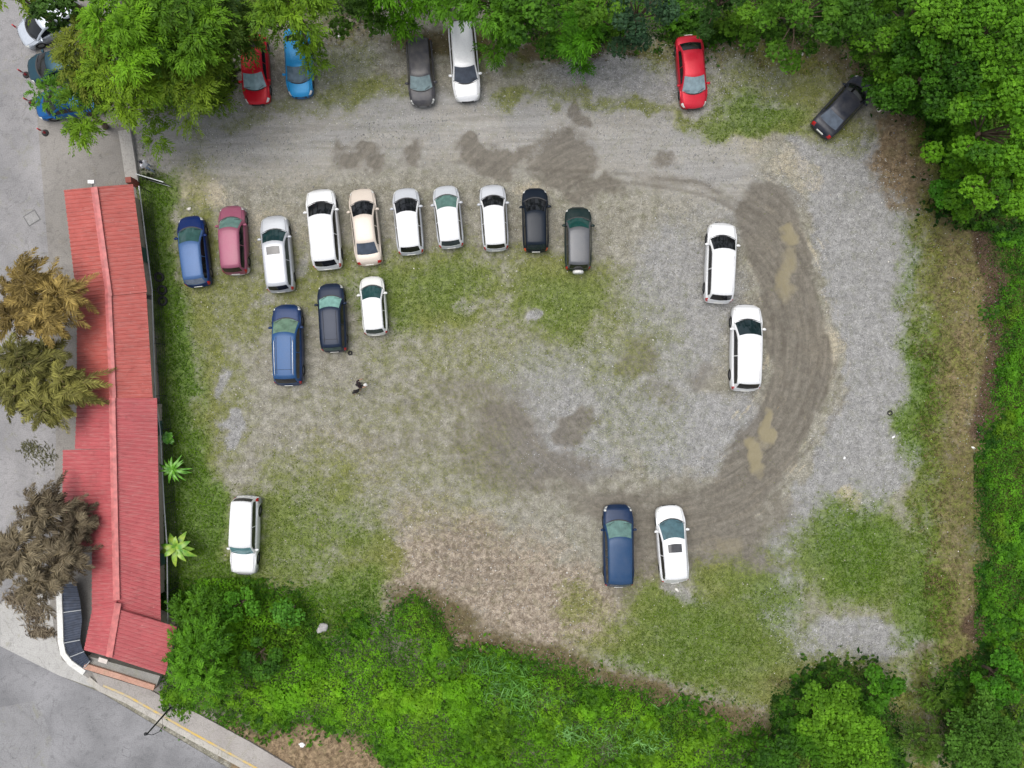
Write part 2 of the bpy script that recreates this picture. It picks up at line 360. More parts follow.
col = m.mix(m.math('MULTIPLY', grf, .82), col, gc)
col = m.mix(m.math('MULTIPLY', edge_(C[1], .5, 2), .85), col, m.mix(m.ramp(n3, .4, .62), (.035, .022, .016), (.12, .075, .055)))
col = m.mix(m.math('MULTIPLY', D[0], .6), col, (.10, .088, .07))
col = m.mix(m.math('MULTIPLY', D[1], .55), col, m.mix(m.ramp(n3, .4, .6), (.03, .05, .010), (.07, .11, .02)))
pf = m.ramp(m.math('ADD', B[1], m.math('MULTIPLY', m.math('SUBTRACT', n2, .5), .5)), .25, .85); pfc = m.math('MULTIPLY', pf, .8)
col = m.mix(pfc, col, (.235, .205, .125))
m.bump(m.math('ADD', m.math('MULTIPLY', n3, m.math('SUBTRACT', 1.0, pf)), m.math('MULTIPLY', n2, .6)), .7, .05)
rg = m.math('SUBTRACT', .92, m.math('MULTIPLY', mudf, .25)); rg = m.math('SUBTRACT', rg, m.math('MULTIPLY', pf, .5), clamp=True)
m.set(Base_Color=col, Roughness=rg, Specular_IOR_Level=.14)
me.materials.append(m.mat)
tag(link('ground', me), 'muddy gravel parking lot with worn grass patches and tyre tracks', kind='structure')

def sheet(name, pts, z, mat, label, thick=0):
    b = MB(); P = [G(a, c, max(z, 0)) for a, c in pts]; n = len(P)
    top = [(q.x, q.y, z) for q in P]
    if thick:
        b.add(top+[(q.x, q.y, z-thick) for q in P], [tuple(range(n))]+[(i, (i+n), (i+1) % n+n, (i+1) % n) for i in range(n)])
    else: b.add(top, [tuple(range(n))])
    import bmesh
    o = b.build(name, mat); bm = bmesh.new(); bm.from_mesh(o.data); bmesh.ops.recalc_face_normals(bm, faces=bm.faces)
    if sum(f.normal.z*f.calc_area() for f in bm.faces if abs(f.normal.z) > .5) < 0: bmesh.ops.reverse_faces(bm, faces=bm.faces)
    bm.to_mesh(o.data); bm.free()
    return tag(o, label, kind='structure')

def concrete(name, c1, c2, spec=.25, tint=(.2, .2, .12)):
    m = NT(name); p = m.pos(); a = m.noise(.3, 5, .6, p=p, dist=.5); b = m.noise(2.2, 5, .7, p=p, dist=.8); c = m.noise(16, 3, .7, p=p); d = m.noise(.8, 6, .7, p=p, dist=2)
    col = m.mix(m.ramp(a, .35, .65), c1, c2); col = m.mix(m.math('MULTIPLY', m.ramp(b, .52, .75), .55), col, tuple(x*.6 for x in c1))
    col = m.mix(m.math('MULTIPLY', m.ramp(d, .56, .68), .35), col, tint)
    cr = m.math('ABSOLUTE', m.math('SUBTRACT', m.noise(.45, 6, .6, p=p, dist=1.2), .5))
    col = m.mix(m.math('MULTIPLY', m.ramp(cr, .006, .001), .45), col, tuple(x*.35 for x in c1))
    col = m.mix(1.0, col, m.gray(c, .82, 1.18), 'MULTIPLY')
    m.bump(c, .3, .02); return m.set(Base_Color=col, Roughness=.88, Specular_IOR_Level=spec)
sheet('concrete_yard', YARD, 0.0, concrete('yard_concrete', (.19, .18, .167), (.255, .242, .225), tint=(.19,.17,.12)), 'worn grey concrete yard beside the red roofed building')
sheet('poured_concrete', [(-600,-600),(36,-600),(36,100),(42,175),(52,300),(56,440),(52,560),(48,585),(20,610),(-600,540)], 0.004, concrete('pale_concrete', (.205, .202, .205), (.285, .278, .28)), 'paler poured concrete slab along the left of the yard')
sheet('asphalt_road', ROAD, 0.002, concrete('road_asphalt', (.155, .156, .162), (.25, .25, .258), tint=(.2,.2,.21)), 'pale worn asphalt road curving past the building corner')
sheet('road_apron', [(0,602),(48,590),(56,640),(62,660),(88,678),(100,690),(60,676),(0,646)], 0.008, concrete('apron_concrete', (.34,.335,.32),(.40,.395,.38)), 'light concrete apron between yard and road')
PAVE = [(92,672),(150,690),(168,700),(200,715),(250,742),(300,772),(420,840),(420,872),(250,768),(190,736),(148,712),(100,688)]
sheet('pavement', PAVE, 0.125, concrete('pavement_concrete', (.27, .25, .235), (.33, .31, .29)), 'grey concrete pavement between road and dry bank', .2)

sheet('road_patch', [(8,706),(38,700),(52,740),(46,775),(-30,775),(-30,712)], .006, concrete('patch_asphalt', (.20,.20,.205),(.25,.25,.255)), 'rectangular darker repair patch on the asphalt road')
# kerb: a thing with worn yellow paint along its outer edge
def ribbon(pts, w, z0, z1):
    P = [Vector((G(a, c, max(0, z1)).x, G(a, c, max(0, z1)).y, 0)) for a, c in pts]; b = MB(); L = []
    for i, q in enumerate(P):
        d = (P[min(i+1, len(P)-1)]-P[max(i-1, 0)]).normalized(); nrm = Vector((-d.y, d.x, 0))*w/2
        L.append([(q-nrm)+Vector((0,0,z0)), (q-nrm)+Vector((0,0,z1)), (q+nrm)+Vector((0,0,z1)), (q+nrm)+Vector((0,0,z0))])
    b.grid(L); b.add(L[0], [(0,1,2,3)]); b.add(L[-1], [(3,2,1,0)]); return b
KERB = [(88,679),(100,689),(125,700),(148,713),(190,737),(250,770),(420,874)]
k = ribbon(KERB, .34, -.02, .13).build('kerb', concrete('kerb_concrete', (.36,.34,.31),(.42,.40,.36))); tag(k, 'concrete kerb with worn yellow line edging the pavement', 'kerb')
m = NT('worn_yellow'); p = m.pos(); n = m.noise(2.5, 5, .7, p=p); m.set(Base_Color=m.mix(m.ramp(n, .4, .62), (.52, .36, .09), (.38, .34, .26)), Roughness=.8)
ribbon([(a+3.2, c-3.6) for a, c in KERB[1:]], .13, .127, .134).build('painted_line', m.mat, k)

# ------------------------------------------------------------------ building
def roof_mat(c):
    m = NT('roof_sheet'); p = m.pos(True); a = m.noise(.7, 5, .6, p=p); b = m.noise(5, 4, .7, p=p); d = m.noise(2.3, 3, .8, p=p)
    mp = m.n.new('ShaderNodeMapping'); mp.inputs['Scale'].default_value = (1.2, 9, 1); m.lk(p, mp.inputs[0]); s = m.noise(1.5, 3, p=mp.outputs[0])
    col = m.mix(m.ramp(a, .3, .7), tuple(x*.84 for x in c), tuple(min(1, x*1.08) for x in c))
    col = m.mix(m.math('MULTIPLY', m.ramp(s, .48, .75), .5), col, (.40, .20, .18))
    col = m.mix(m.math('MULTIPLY', m.ramp(b, .66, .74), .6), col, (.6, .35, .32))
    col = m.mix(m.math('MULTIPLY', m.ramp(d, .56, .72), .5), col, tuple(x*.55 for x in c))
    return m.set(Base_Color=col, Roughness=.5, Metallic=0.0, Specular_IOR_Level=.35)
RA, RB_ = roof_mat((.40, .090, .075)), roof_mat((.385, .078, .085))
capm = plain('ridge_cap_paint', (.43, .115, .11), .5, vary=.3)
bld = empty('long_building', G(120, 420), 0, 'long narrow building with a red corrugated metal gable roof beside the yard', 'building')
def W2L(v): return Vector(v)-bld.location
def slope(r0, r1, e0, e1, mat, period=.25, amp=.026):
    r0, r1, e0, e1 = [W2L(v) for v in (r0, r1, e0, e1)]
    Ln = ((r1-r0).length+(e1-e0).length)/2; n = max(4, int(Ln/period))*6
    nor = (r1-r0).cross(e0-r0).normalized();  nor = nor if nor.z > 0 else -nor
    prof = [0, 1.3, 1.3, 0, 0, 0]
    P = []
    for i in range(n+1):
        s = i/n; a = r0.lerp(r1, s); b = e0.lerp(e1, s); h = amp*prof[i % 6]
        P.append([a+nor*h, a.lerp(b, .5)+nor*h, b+nor*h, b+nor*(h-.03), a.lerp(b,.5)+nor*(h-.03)])
    o = MB().grid(P).build('roof_panel', mat, bld)
    return o
def cap(r0, r1, w=.19):
    r0, r1 = W2L(r0), W2L(r1); d = (r1-r0).normalized(); s = Vector((-d.y, d.x, 0)).normalized()*w
    P = [[q-s+Vector((0,0,-.03)), q-s+Vector((0,0,.012)), q+Vector((0,0,.045)), q+s+Vector((0,0,.012)), q+s+Vector((0,0,-.03))] for q in (r0, r1)]
    MB().grid(P).build('ridge_cap', capm, bld)
ZR, ZE = 3.15, 2.35
for (ra, rb, wa, wb_, ea, eb, dz, mt) in [
    ((94,187),(109,296),(64,190),(77,300),(133,184),(147,292),.06,RA),
    ((108,292),(113,401),(77,297),(77,401),(146,288),(153,400),0,RA)]:
    cap(G(*ra, ZR+dz+.05), G(*rb, ZR+dz+.05))
    slope(G(*ra, ZR+dz), G(*rb, ZR+dz), G(*wa, ZE+dz), G(*wb_, ZE+dz), mt)
    slope(G(*ra, ZR+dz), G(*rb, ZR+dz), G(*ea, ZE+dz), G(*eb, ZE+dz), mt)
cap(G(112,398,ZR+.12), G(116.5,600,ZR+.12))
slope(G(112,398,ZR+.07), G(116.8,612,ZR+.07), G(157,398,ZE), G(161,628,ZE), RB_)
slope(G(112,398,ZR+.07), G(113.1,449,ZR+.07), G(77,399,ZE), G(75,449,ZE), RB_)
slope(G(113.1,449,ZR+.07), G(115.2,545,ZR+.07), G(63,450,ZE-.2), G(62,548,ZE-.2), RB_)
slope(G(115.2,545,ZR+.07), G(116.5,606,ZR+.07), G(92,545,ZE+.25), G(92,609,ZE+.25), RB_)
cap(G(118,603,ZR+.24), G(109,657,ZR+.24))
slope(G(118,609,ZR+.18), G(109,657,ZR+.18), G(177,627,ZE+.10), G(165,675,ZE+.10), RB_)
slope(G(117,601,ZR+.18), G(109,657,ZR+.18), G(93,606,ZE+.35), G(84,650,ZE+.35), RB_)
wallm = concrete('plaster_wall', (.42, .36, .28), (.50, .44, .35))
def wallprism(fp, h, mt=wallm, name='wall', top=None):
    b = MB(); n = len(fp); v = [W2L((p[0], p[1], 0)) for p in fp]+[W2L((p[0], p[1], h)) for p in fp]
    if top is not None:   # ridge line on top: gable
        a, c = W2L(top[0]), W2L(top[1]); v += [a, c]
        b.add(v, [(0,1,5,4),(1,2,6,5),(2,3,7,6),(3,0,4,7),(4,5,8),(6,7,9),(5,6,9,8),(7,4,8,9)])
    else: b.add(v, [(i, (i+1) % n, (i+1) % n+n, i+n) for i in range(n)]+[tuple(range(n, 2*n))])
    return b.build(name, mt, bld)
def inset(w, e, d0, d1): return (w[0]+d0, w[1]), (e[0]-d1, e[1])
def wall_section(w0, w1, e0, e1, r0, r1):
    W0, W1, E0, E1 = (G(*q, ZE) for q in (w0, w1, e0, e1)); R0, R1 = G(*r0, ZR), G(*r1, ZR)
    s = lambda q, dx, dy: (q.x+dx, q.y+dy)
    wallprism([s(W0, .55, -.35), s(E0, -.75, -.35), s(E1, -.75, .02), s(W1, .55, .02)], 2.2, top=[(R0.x, R0.y-.35, 2.95), (R1.x, R1.y, 2.95)])
wall_section((64,190),(77,299),(133,184),(147,291),(94,187),(108,295))
wall_section((77,299),(77,400),(147,290),(153,399),(108,295),(112,400))
wall_section((77,400),(92,600),(157,399),(160,602),(112,400),(116,600))
fp = [G(95,606,ZE), G(121,606,ZE), G(172,632,ZE), G(163,668,ZE), G(89,647,ZE)]
wallprism([(q.x+(.35 if i in (0, 4) else -.3), q.y+.1) for i, q in enumerate(fp)], 2.2)
dm = plain('door_green', (.06, .12, .10), .5); wm = glass_mat((.03, .04, .05))
for (px, py, kind) in [(137,215,'window'),(143,250,'door'),(149,310,'window'),(151,350,'window'),(157,430,'door'),(158,475,'window'),(159,520,'window'),(160,565,'door')]:
    q = G(px, py, ZE); e = Vector((q.x-.735, q.y, 0)); lean = math.atan2(14, 106) if py < 300 else .045
    sz, zc = ((.05, .9, 1.9), .97) if kind == 'door' else ((.05, 1.0, .8), 1.45)
    o = MB().box(W2L((e.x, e.y, zc)), sz, lean).build(kind, dm if kind == 'door' else wm, bld)
    if kind == 'door': MB().box(W2L((e.x+.05, e.y-.3, 1.0)), (.06, .03, .12), lean).build('handle', M['chrome'], o)
    else: MB().box(W2L((e.x+.03, e.y, 1.02)), (.10, 1.1, .05), lean).build('sill', wallm, o)
# porch slab and salmon edge south of the roof
pinkm = concrete('salmon_paint', (.42, .24, .18), (.50, .32, .25)); 
sl_ = sheet('entrance_slab', [(88,656),(160,676),(156,687),(84,666)], .55, concrete('slab_concrete', (.22,.215,.20),(.29,.28,.26)), '', .55)
for kk in ('kind', 'label'):
    if kk in sl_: del sl_[kk]
tag(sl_, 'grey concrete slab below the south edge of the red roof', 'porch slab')
pk = ribbon([(84,666),(120,677),(154,688)], .34, 0, .72).build('low_wall', pinkm); tag(pk, 'salmon painted low wall with grey slab behind it, facing the pavement', 'low wall')
MB().box(G(103,660.5,.58), (.55,.28,.06), -.3).build('loose_board', plain('board',(.55,.5,.46)), None)
tag(bpy.data.objects['loose_board'], 'pale loose board lying on the grey entrance slab', 'board')
# white curved parapet and dark slatted canopy
WP = [(58.5,584),(59,600),(60,625),(60.5,642),(63,654),(70,663),(84,673)]
whitem = concrete('white_render', (.60,.60,.57),(.70,.70,.67)); pw = ribbon(WP, .34, 0, .75)
tag(pw.build('parapet_wall', whitem), 'white curved low parapet wall around the dark blue slatted canopy', 'wall')
can = empty('slatted_canopy', G(72,630), 0, 'dark blue slatted metal canopy behind the curved white parapet', 'canopy')
cb = MB(); LW = [(62,583),(63,600),(64,625),(64,643),(67,653),(73,661),(84,668)]; RW = [(76,583),(80,600),(82,620),(80,640),(82,648),(86,655),(90,661)]
def ipt(P, s):
    t = s*(len(P)-1); i = min(int(t), len(P)-2); f = t-i; return (P[i][0]*(1-f)+P[i+1][0]*f, P[i][1]*(1-f)+P[i+1][1]*f)
nsl = 96; PP = []
for i in range(nsl+1):
    a, c = ipt(LW, i/nsl), ipt(RW, i/nsl); h = .05 if i % 4 in (1, 2) else 0
    PP.append([G(*a, .62+h)-can.location, G(*c, .78+h)-can.location])
cb.grid(PP); cb.build('slats', plain('canopy_blue', (.035,.045,.07), .5, .1, .3), can)
for t in (0.0, .25, .5, .75, 1.0):
    a, c = ipt(LW, t), ipt(RW, t); MB().tube([G(*a,.74)-can.location, G(*c,.90)-can.location], .03).build('rafter', M['steel'], can); MB().tube([G(*c,0)-can.location, G(*c,.80)-can.location], .03).build('post', M['steel'], can)
# floodlight on the north gable
fl = empty('floodlight', G(92,184,3.2), 0, 'small white floodlight at the north tip of the red roof', 'floodlight')
MB().box((0,.1,.05), (.36,.2,.18)).build('housing', plain('white_metal',(.75,.75,.74)), fl); MB().box((0,-.05,-.08), (.05,.3,.05)).build('bracket', M['darksteel'], fl)

# ------------------------------------------------------------------ gate, fence, yard furniture
gs = MB(); ga, gb = G(125,132), G(131,182)
tag(ribbon([(124,130),(128,155),(132,182)], .75, 0, .28).build('gate_kerb', concrete('gate_concrete', (.36,.345,.32),(.42,.40,.375))), 'raised concrete strip across the lane at the gate', 'concrete strip')
tag(MB().box(G(132.5,182,.55), (.34,.34,1.1), .1).build('gate_pillar', plain('brick_red',(.28,.08,.06),.8)), 'squat red brick pillar between gate and red roof', 'pillar')
gt = empty('metal_gate', G(134,177), 0, 'open grey metal gate leaf beside the red brick pillar', 'gate')
g0, g1 = G(136,174,1.25)-gt.location, G(163,182,1.25)-gt.location
fb = MB(); fb.tube([(g0.x,g0.y,.12), g0, g0.lerp(g1,.5), g1, (g1.x,g1.y,.12), (g0.x+.05,g0.y,.12)], .035)
fb.build('frame', M['steel'], gt); fb = MB()
for i in range(1, 16):
    q = g0.lerp(g1, i/16); fb.tube([(q.x,q.y,.12), (q.x,q.y,1.25)], .012, 5)
fb.build('bars', M['darksteel'], gt)
FT = [(139,186),(152,290),(155,396),(160,430),(164,505),(167,545),(168,640)]
fe = empty('wire_fence', G(160,400), 0, 'thin wire fence on steel posts along the east side of the red roofed building', 'fence')
FP = [G(*q, 1.6) for q in FT]; rail = MB().tube([q-fe.location for q in FP], .04, 6); rail.build('top_rail', M['steel'], fe)
wb = MB()
for hh in (.1, .4, .7, 1.0, 1.3): wb.tube([Vector((q.x, q.y, hh))-fe.location for q in FP], .008, 4)
for a, c in zip(FP[:-1], FP[1:]):
    n = max(1, round((c-a).length/2.6)); nn = int((c-a).length/.18)
    for i in range(n):
        q = a.lerp(c, i/n); MB().tube([Vector((q.x,q.y,0))-fe.location, Vector((q.x,q.y,1.62))-fe.location], .025, 8).build('post', M['darksteel'], fe)
    for i in range(nn):
        q = a.lerp(c, i/nn); wb.tube([Vector((q.x,q.y,.05))-fe.location, Vector((q.x,q.y,1.6))-fe.location], .003, 3, cap=False)
wb.build('wire_mesh', M['darksteel'], fe)
mh = empty('manhole_cover', G(32,218,.0), R(32), 'square metal drain cover set in the pale concrete', 'drain cover')
MB().box((0,0,.008), (.86,.74,.016)).build('frame', plain('rim_dark',(.10,.10,.10)), mh)
MB().box((0,0,.013), (.74,.62,.018)).build('lid', concrete('lid',(.25,.245,.24),(.30,.3,.3)), mh)

def torus(Rm, r, n=28, k=12, z=0):
    b = MB(); P = []
    for i in range(n+1):
        t = 2*math.pi*i/n; row = []
        for j in range(k+1):
            q = 2*math.pi*j/k; rr = Rm+r*.8*math.cos(q); row.append((rr*math.cos(t), rr*math.sin(t), z+r*1.15*math.sin(q)))
        P.append(row)
    return b.grid(P)
for i, (px, py, lab, tl) in enumerate([(159,277,'old black tyre leaning by the fence, topmost of three', .25), (162,290,'old black tyre on the grass, middle one of three by the fence', .12), (162.5,301,'old black tyre on the grass, lowest of three by the fence', -.1)]):
    o = torus(.24, .09).build('tyre', M['rubber'], smooth=True); o.location = G(px, py, .11+abs(tl)*.25)+Vector((0,0,0)); o.rotation_euler = (tl, tl*.5, 0); tag(o, lab, 'tyre', 'old tyres by the fence')
o = torus(.13, .045).build('rubber_ring', M['rubber'], smooth=True); o.location = G(890,413,.05); tag(o, 'small black rubber ring lying on the grey gravel', 'ring')
o = torus(.10, .06).build('rubber_pad', M['rubber'], smooth=True); o.location = G(350,353,.06); tag(o, 'small black ring on the grass behind the slate estate car', 'ring')
# traffic posts
rm, wm2 = plain('post_red', (.50,.05,.06), .6), plain('post_white', (.6,.52,.52), .6)
for i, (bx, by, lab) in enumerate([(21,31,'red and white traffic post in front of the silver car'), (26.5,75,'red and white traffic post in front of the dark teal car'), (32,103,'red and white traffic post before the blue car half under leaves'), (45.5,133,'red and white traffic post nearest the yard, below the blue car')]):
    t = empty('traffic_post', G(bx, by), random.random(), lab, 'traffic post', 'red and white posts before the parked cars')
    MB().lathe([(0,.09),(.12,.09),(.2,.07),(.22,0),(0,0)], 14).build('base', M['rubber'], t)
    MB().lathe([(.075,.08),(.06,.34)], 12).build('red_band', rm, t); MB().lathe([(.06,.34),(.055,.56)], 12).build('white_band', wm2, t); MB().lathe([(.055,.56),(.045,.86),(0,.88)], 12).build('red_tip', rm, t)
# leaning pole by the kerb
pl = empty('street_pole', G(171,707,.12), 0, 'slim black pole standing at the kerb with a drooping cable', 'pole')
tp = G(147,734,3.45)-pl.location
MB().tube([(0,0,0), tp*.5, tp], [.06,.05,.045], 8).build('shaft', M['darksteel'], pl)
MB().lathe([(0,.06),(.14,.05),(.16,0),(0,0)], 12).build('foot', M['darksteel'], pl)
MB().tube([tp-Vector((.1,0,0)), tp+Vector((.05,.05,.1))], [.1,.08], 8).build('lamp_head', M['darksteel'], pl)
ca = [tp, G(152,735,3.2)-pl.location, G(159,732,2.7)-pl.location, G(163,726,2.1)-pl.location, G(162,718,1.5)-pl.location]
MB().tube(ca, .02, 6).build('cable', M['darksteel'], pl)

# ------------------------------------------------------------------ cars
WHEELS = {}
def wheel_meshes(r, w):
    k = (round(r, 2), round(w, 2))
    if k not in WHEELS:
        t = MB().lathe([(r*.62, -w/2), (r*.9, -w/2), (r, -w*.36), (r, w*.36), (r*.9, w/2), (r*.62, w/2)], 28, 'y').mesh('tyre', True); t.materials.append(M['rubber'])
        b = MB().lathe([(0, .32*w), (r*.2, .34*w), (r*.25, .26*w), (r*.55, .3*w), (r*.64, .42*w), (r*.64, -.42*w), (0, -.4*w)], 20, 'y').mesh('rim', True); b.materials.append(M['rim'])
        h = MB().lathe([(0, w*.3), (r*.16, w*.3), (r*.16, -w*.3), (0, -w*.3)], 12, 'y').mesh('wheel'); h.materials.append(M['rim'])
        WHEELS[k] = (h, t, b)
    return WHEELS[k]

KIND = {   # ws base, roof front, roof rear, rear glass base, belt z, roof z, hood front z, roof halfwidth frac, boxiness
 'hatch': (.225, .43, .905, .965, .93, 1.47, .74, .76, .0),
 'sedan': (.225, .41, .725, .87, .90, 1.42, .72, .74, .0),
 'suv':   (.22, .39, .91, .965, 1.02, 1.66, .88, .78, .15),
 'wagon': (.24, .40, .93, .975, .95, 1.50, .80, .76, .1),
 'box':   (.295, .41, .955, .985, 1.02, 1.72, .92, .84, .6),
}
def car(name, label, cat, group, front, rear, Wd, kind, pc, gc=(.012,.014,.016), rg=None, metal=.15, dust=.035, rails=None, sunroof=False, spare=False, mirror=True, lowtrim=None, tail='tail', roofc=None, seams=False, headc='lamp', dz=0.0, sidegc=None, bump_chrome=False, bowx=1.0):
    a, c = G(*front, .7), G(*rear, .7); L = (a-c).length; d = (a-c).normalized(); mid = (a+c)/2
    ws, rf, rr, rb, zb, zr, hf, wrf, bx = KIND[kind]; zb += dz*.3; zr += dz
    root = empty(name, (mid.x, mid.y, .005), math.atan2(d.y, d.x), label, cat, group)
    hw = Wd/2; r = .31 if kind in ('hatch', 'sedan', 'wagon') else .36; sill = .24
    pm = paint(pc, metal, dust); X_ = lambda t: L/2-t*L
    tw = [0, .012, .035, .08, .16, .3, .5, .72, .88, .95, .985, 1]
    fw = [.58+.2*bx, .74+.15*bx, .865+.08*bx, .94+.03*bx, .98, 1, 1, 1, .975, .93+.04*bx, .84+.1*bx, .70+.2*bx]
    tz = [0, .012, .035, .07, ws-.02, ws+.04, .6, rb, min(rb+.02, .985), .975, .99, 1]
    if kind == 'sedan': tz = [0, .012, .035, .07, ws-.02, ws+.04, .6, rb, .95, .975, .99, 1]
    fz = [.50, .60, hf-.05, hf, zb-.03, zb, zb, zb, zb-(.03 if kind == 'sedan' else .08), zb-.12, .62, .52]
    xw = [L/2-.185*L-.05, -L/2+.185*L]; ra = r+.03
    wid = lambda t: hw*float(np.interp(t, tw, fw)); ztp = lambda t: float(np.interp(t, tz, fz))
    def zlow(t):
        x = X_(t); z = sill + (.10 if t < .012 or t > .988 else 0)
        for q in xw:
            if abs(x-q) < ra: z = max(z, r+math.sqrt(ra*ra-(x-q)**2))
        return z
    def lower(t, q, off=0.0):   # q 0 centre .. 10 underside
        w, zt, zl = wid(t)+off, ztp(t)+off, zlow(t); zl = min(zl, zt-.12)
        Yq = [0, .35*w, .66*w, .82*w, .915*w, .972*w, w, 1.0*w, .985*w, .74*w, .7*w, 0]
        Zq = [zt+.035, zt+.03, zt+.017, zt-.002, zt-.03, zt-.085, zl+(zt-zl)*.68, zl+(zt-zl)*.36, zl, zl, .2, .2]
        bow = .05*(1-(min(q, 6)/6)**2) if t > .5 else -.0
        x = X_(t)
        if t < .05: x += (.09-.06*bx)*(1-t/.05)*(1-(min(q, 5)/5)**2)-.0
        if t > .95: x -= (.05-.03*bx)*(t-.95)/.05*(1-(min(q, 5)/5)**2)
        ar = np.arange(12); return Vector((x, float(np.interp(q, ar, Yq)), float(np.interp(q, ar, Zq))))
    ts = set([0, .006, .012, .022, .035, .05, .07, .1, .13, ws-.02, ws, ws+.04, .5, .6, rb, .9, .95, .965, .975, .985, .99, .995, 1])
    for q in xw:
        for k in range(-6, 7): ts.add(min(.995, max(.01, (L/2-q-ra*.999*math.sin(k/6*math.pi/2))/L)))
    ts = sorted(t for t in ts if 0 <= t <= 1); b = MB(); P = []
    for t in ts:
        half = [lower(t, q) for q in range(12)]
        P.append([Vector((p.x, -p.y, p.z)) for p in half[::-1]]+half[1:])
    b.grid(P); n = len(P[0]); b.add(P[0], [tuple(range(n))]); b.add(P[-1], [tuple(range(n-1, -1, -1))])
    # greenhouse
    wbt = .925*hw; wr = wrf*hw
    kt = [ws, ws+(rf-ws)*.5, rf-.01, rf+.03, (rf+rr)/2, rr-.04, rr, rr+(rb-rr)*.6, rb]
    kz = [zb-.03, zb+(zr-.05-zb)*.55, zr-.06, zr-.02, zr+.01, zr-.025, zr-.06, zb+(zr-.05-zb)*.42, zb-.03]
    def gtop(t, v, off=0):
        z = float(np.interp(t, kt, kz)); f = max(0, (z-zb)/(zr-zb)); taper = 1-.06*max(0, (t-.6)/.4)
        w = (wbt+(wr-wbt)*f)*taper*min(1, wid(t)/hw/.97); av = abs(v)
        drop = float(np.interp(av, [0, .5, .8, .93, 1], [0, .01, .028, .05, .085]))*(.4+.6*f)
        bow = float(np.interp(t, [ws, rf, rf+.12, rr-.1, rr, rb], [.27*bowx, .14*bowx, 0, 0, -.05, -.12]))
        return Vector((X_(t)+bow*(1-v*v)+off*(1 if t < rf else (-1 if t > rr else 0)), v*w, z-drop+off))
    def gside(t, s, sg, off=0):
        top = gtop(t, 1); taper = 1-.06*max(0, (t-.6)/.4); wbb = wbt*taper*min(1, wid(t)/hw/.97)
        p = Vector((X_(t), wbb, zb-.05)).lerp(Vector((X_(t), top.y, max(top.z, zb-.05))), s); p.y += off
        return Vector((p.x, p.y*sg, p.z))
    gt_ = sorted(set(kt+[ws+(rf-ws)*k/4 for k in (1, 2, 3)]+[rf+.08, rr-.12]+[rr+(rb-rr)*k/4 for k in (1, 2, 3)]))
    vv = [-1, -.93, -.8, -.5, -.25, 0, .25, .5, .8, .93, 1]; P = []
    for t in gt_:
        P.append([gside(t, 0, -1), gside(t, .5, -1)]+[gtop(t, v) for v in vv]+[gside(t, .5, 1), gside(t, 0, 1)])
    if roofc is None: b.grid(P)
    bo = b.build('body', pm, root, True)
    if roofc is not None: MB().grid(P).build('cabin', paint(roofc, metal, dust), root, True)  # separate cabin paint, mostly lighter: sky glare put into the roof colour
    gm, rgm = glass_mat(gc), glass_mat(rg or (.012,.013,.015)); sgm = glass_mat(sidegc or (.01,.011,.013))
    lin = lambda a, c, n: [a+(c-a)*i/(n-1) for i in range(n)]
    # glazing
    vg = [-.90, -.8, -.5, -.25, 0, .25, .5, .8, .90]
    def patch(t0, t1, vv, n=7, rnd=.0):
        tt = lin(t0, t1, n); return [[gtop(t, v, .009) for v in vv] for t in tt]
    def solidify(P, dz=.03): # give the pane thickness
        return P
    MB().grid(patch(ws+.004, rf-.016, vg)).build('windshield', gm, root, True)
    MB().grid(patch(rr+.006, rb-.006, [-.86,-.8,-.5,0,.5,.8,.86], 5)).build('rear_window', rgm, root, True)
    te = rr+(rb-rr)*.2 if kind != 'sedan' else rr+(rb-rr)*.25; ta = ws+(rf-ws)*.45; tb = (ta+te)/2-.01
    for sg in (1, -1):
        for (t0, t1) in ((ta, tb-.006), (tb+.006, te)):
            P = [[gside(t, s, sg, .012) for s in (.2, .55, .9)] for t in lin(t0, t1, 6)]
            MB().grid(P, flip=sg < 0).build('side_window', sgm, root)
        MB().grid([[Vector((p.x, p.y*sg, p.z)) for p in [lower(t, q, .008) for q in (3.4, 4, 5, 6)]] for t in (.010, .018, .03, .045, .062)], flip=sg < 0).build('headlight', M[headc], root, True)
        if spare or kind in ('suv', 'box', 'wagon', 'hatch'): tt, qq = (.955, .965, .98, .990), (3.6, 4.4, 5.3, 6.3)
        else: tt, qq = (.965, .975, .985, .992), (2.4, 4, 5, 6.3)
        MB().grid([[Vector((p.x, p.y*sg, p.z)) for p in [lower(t, q, .010) for q in qq]] for t in tt], flip=sg < 0).build('taillight', M[tail], root, True)
        if mirror:
            mx, my = X_(ws+(rf-ws)*.36), (hw*.985+.06)*sg; mb = MB(); c_ = Vector((mx, my, zb+.02)); P = []
            for i in range(7):
                th = math.pi*i/6; P.append([c_+Vector((.085*math.sin(th)*math.cos(f)-.02*abs(math.cos(th)), .13*math.cos(th)*-sg, .075*math.sin(th)*math.sin(f))) for f in lin(0, 2*math.pi, 9)])
            mb.grid(P).build('mirror', pm, root, True)
        for q in xw:
            pass
    cw = [[gtop(t, v, .006) for v in [-.96]+vg+[.96]] for t in (ws-.0, ws+.007)]; r0 = [lower(ws-.016, abs(v)*5.0, .004) for v in [-.96]+vg+[.96]]
    for i, p in enumerate(r0):
        v = ([-.96]+vg+[.96])[i]; p.y = cw[0][i].y; p.x = cw[0][i].x+.05; p.z = cw[0][i].z+.018
    MB().grid([r0]+cw).build('cowl', M['trim'], root, True)
    MB().box((L/2+.045, 0, .47), (.08, Wd*.44, .17)).build('grille', M['trim'], root)
    MB().box((-L/2-.04, 0, .62), (.03, .5, .12)).build('number_plate', M['plate'], root)
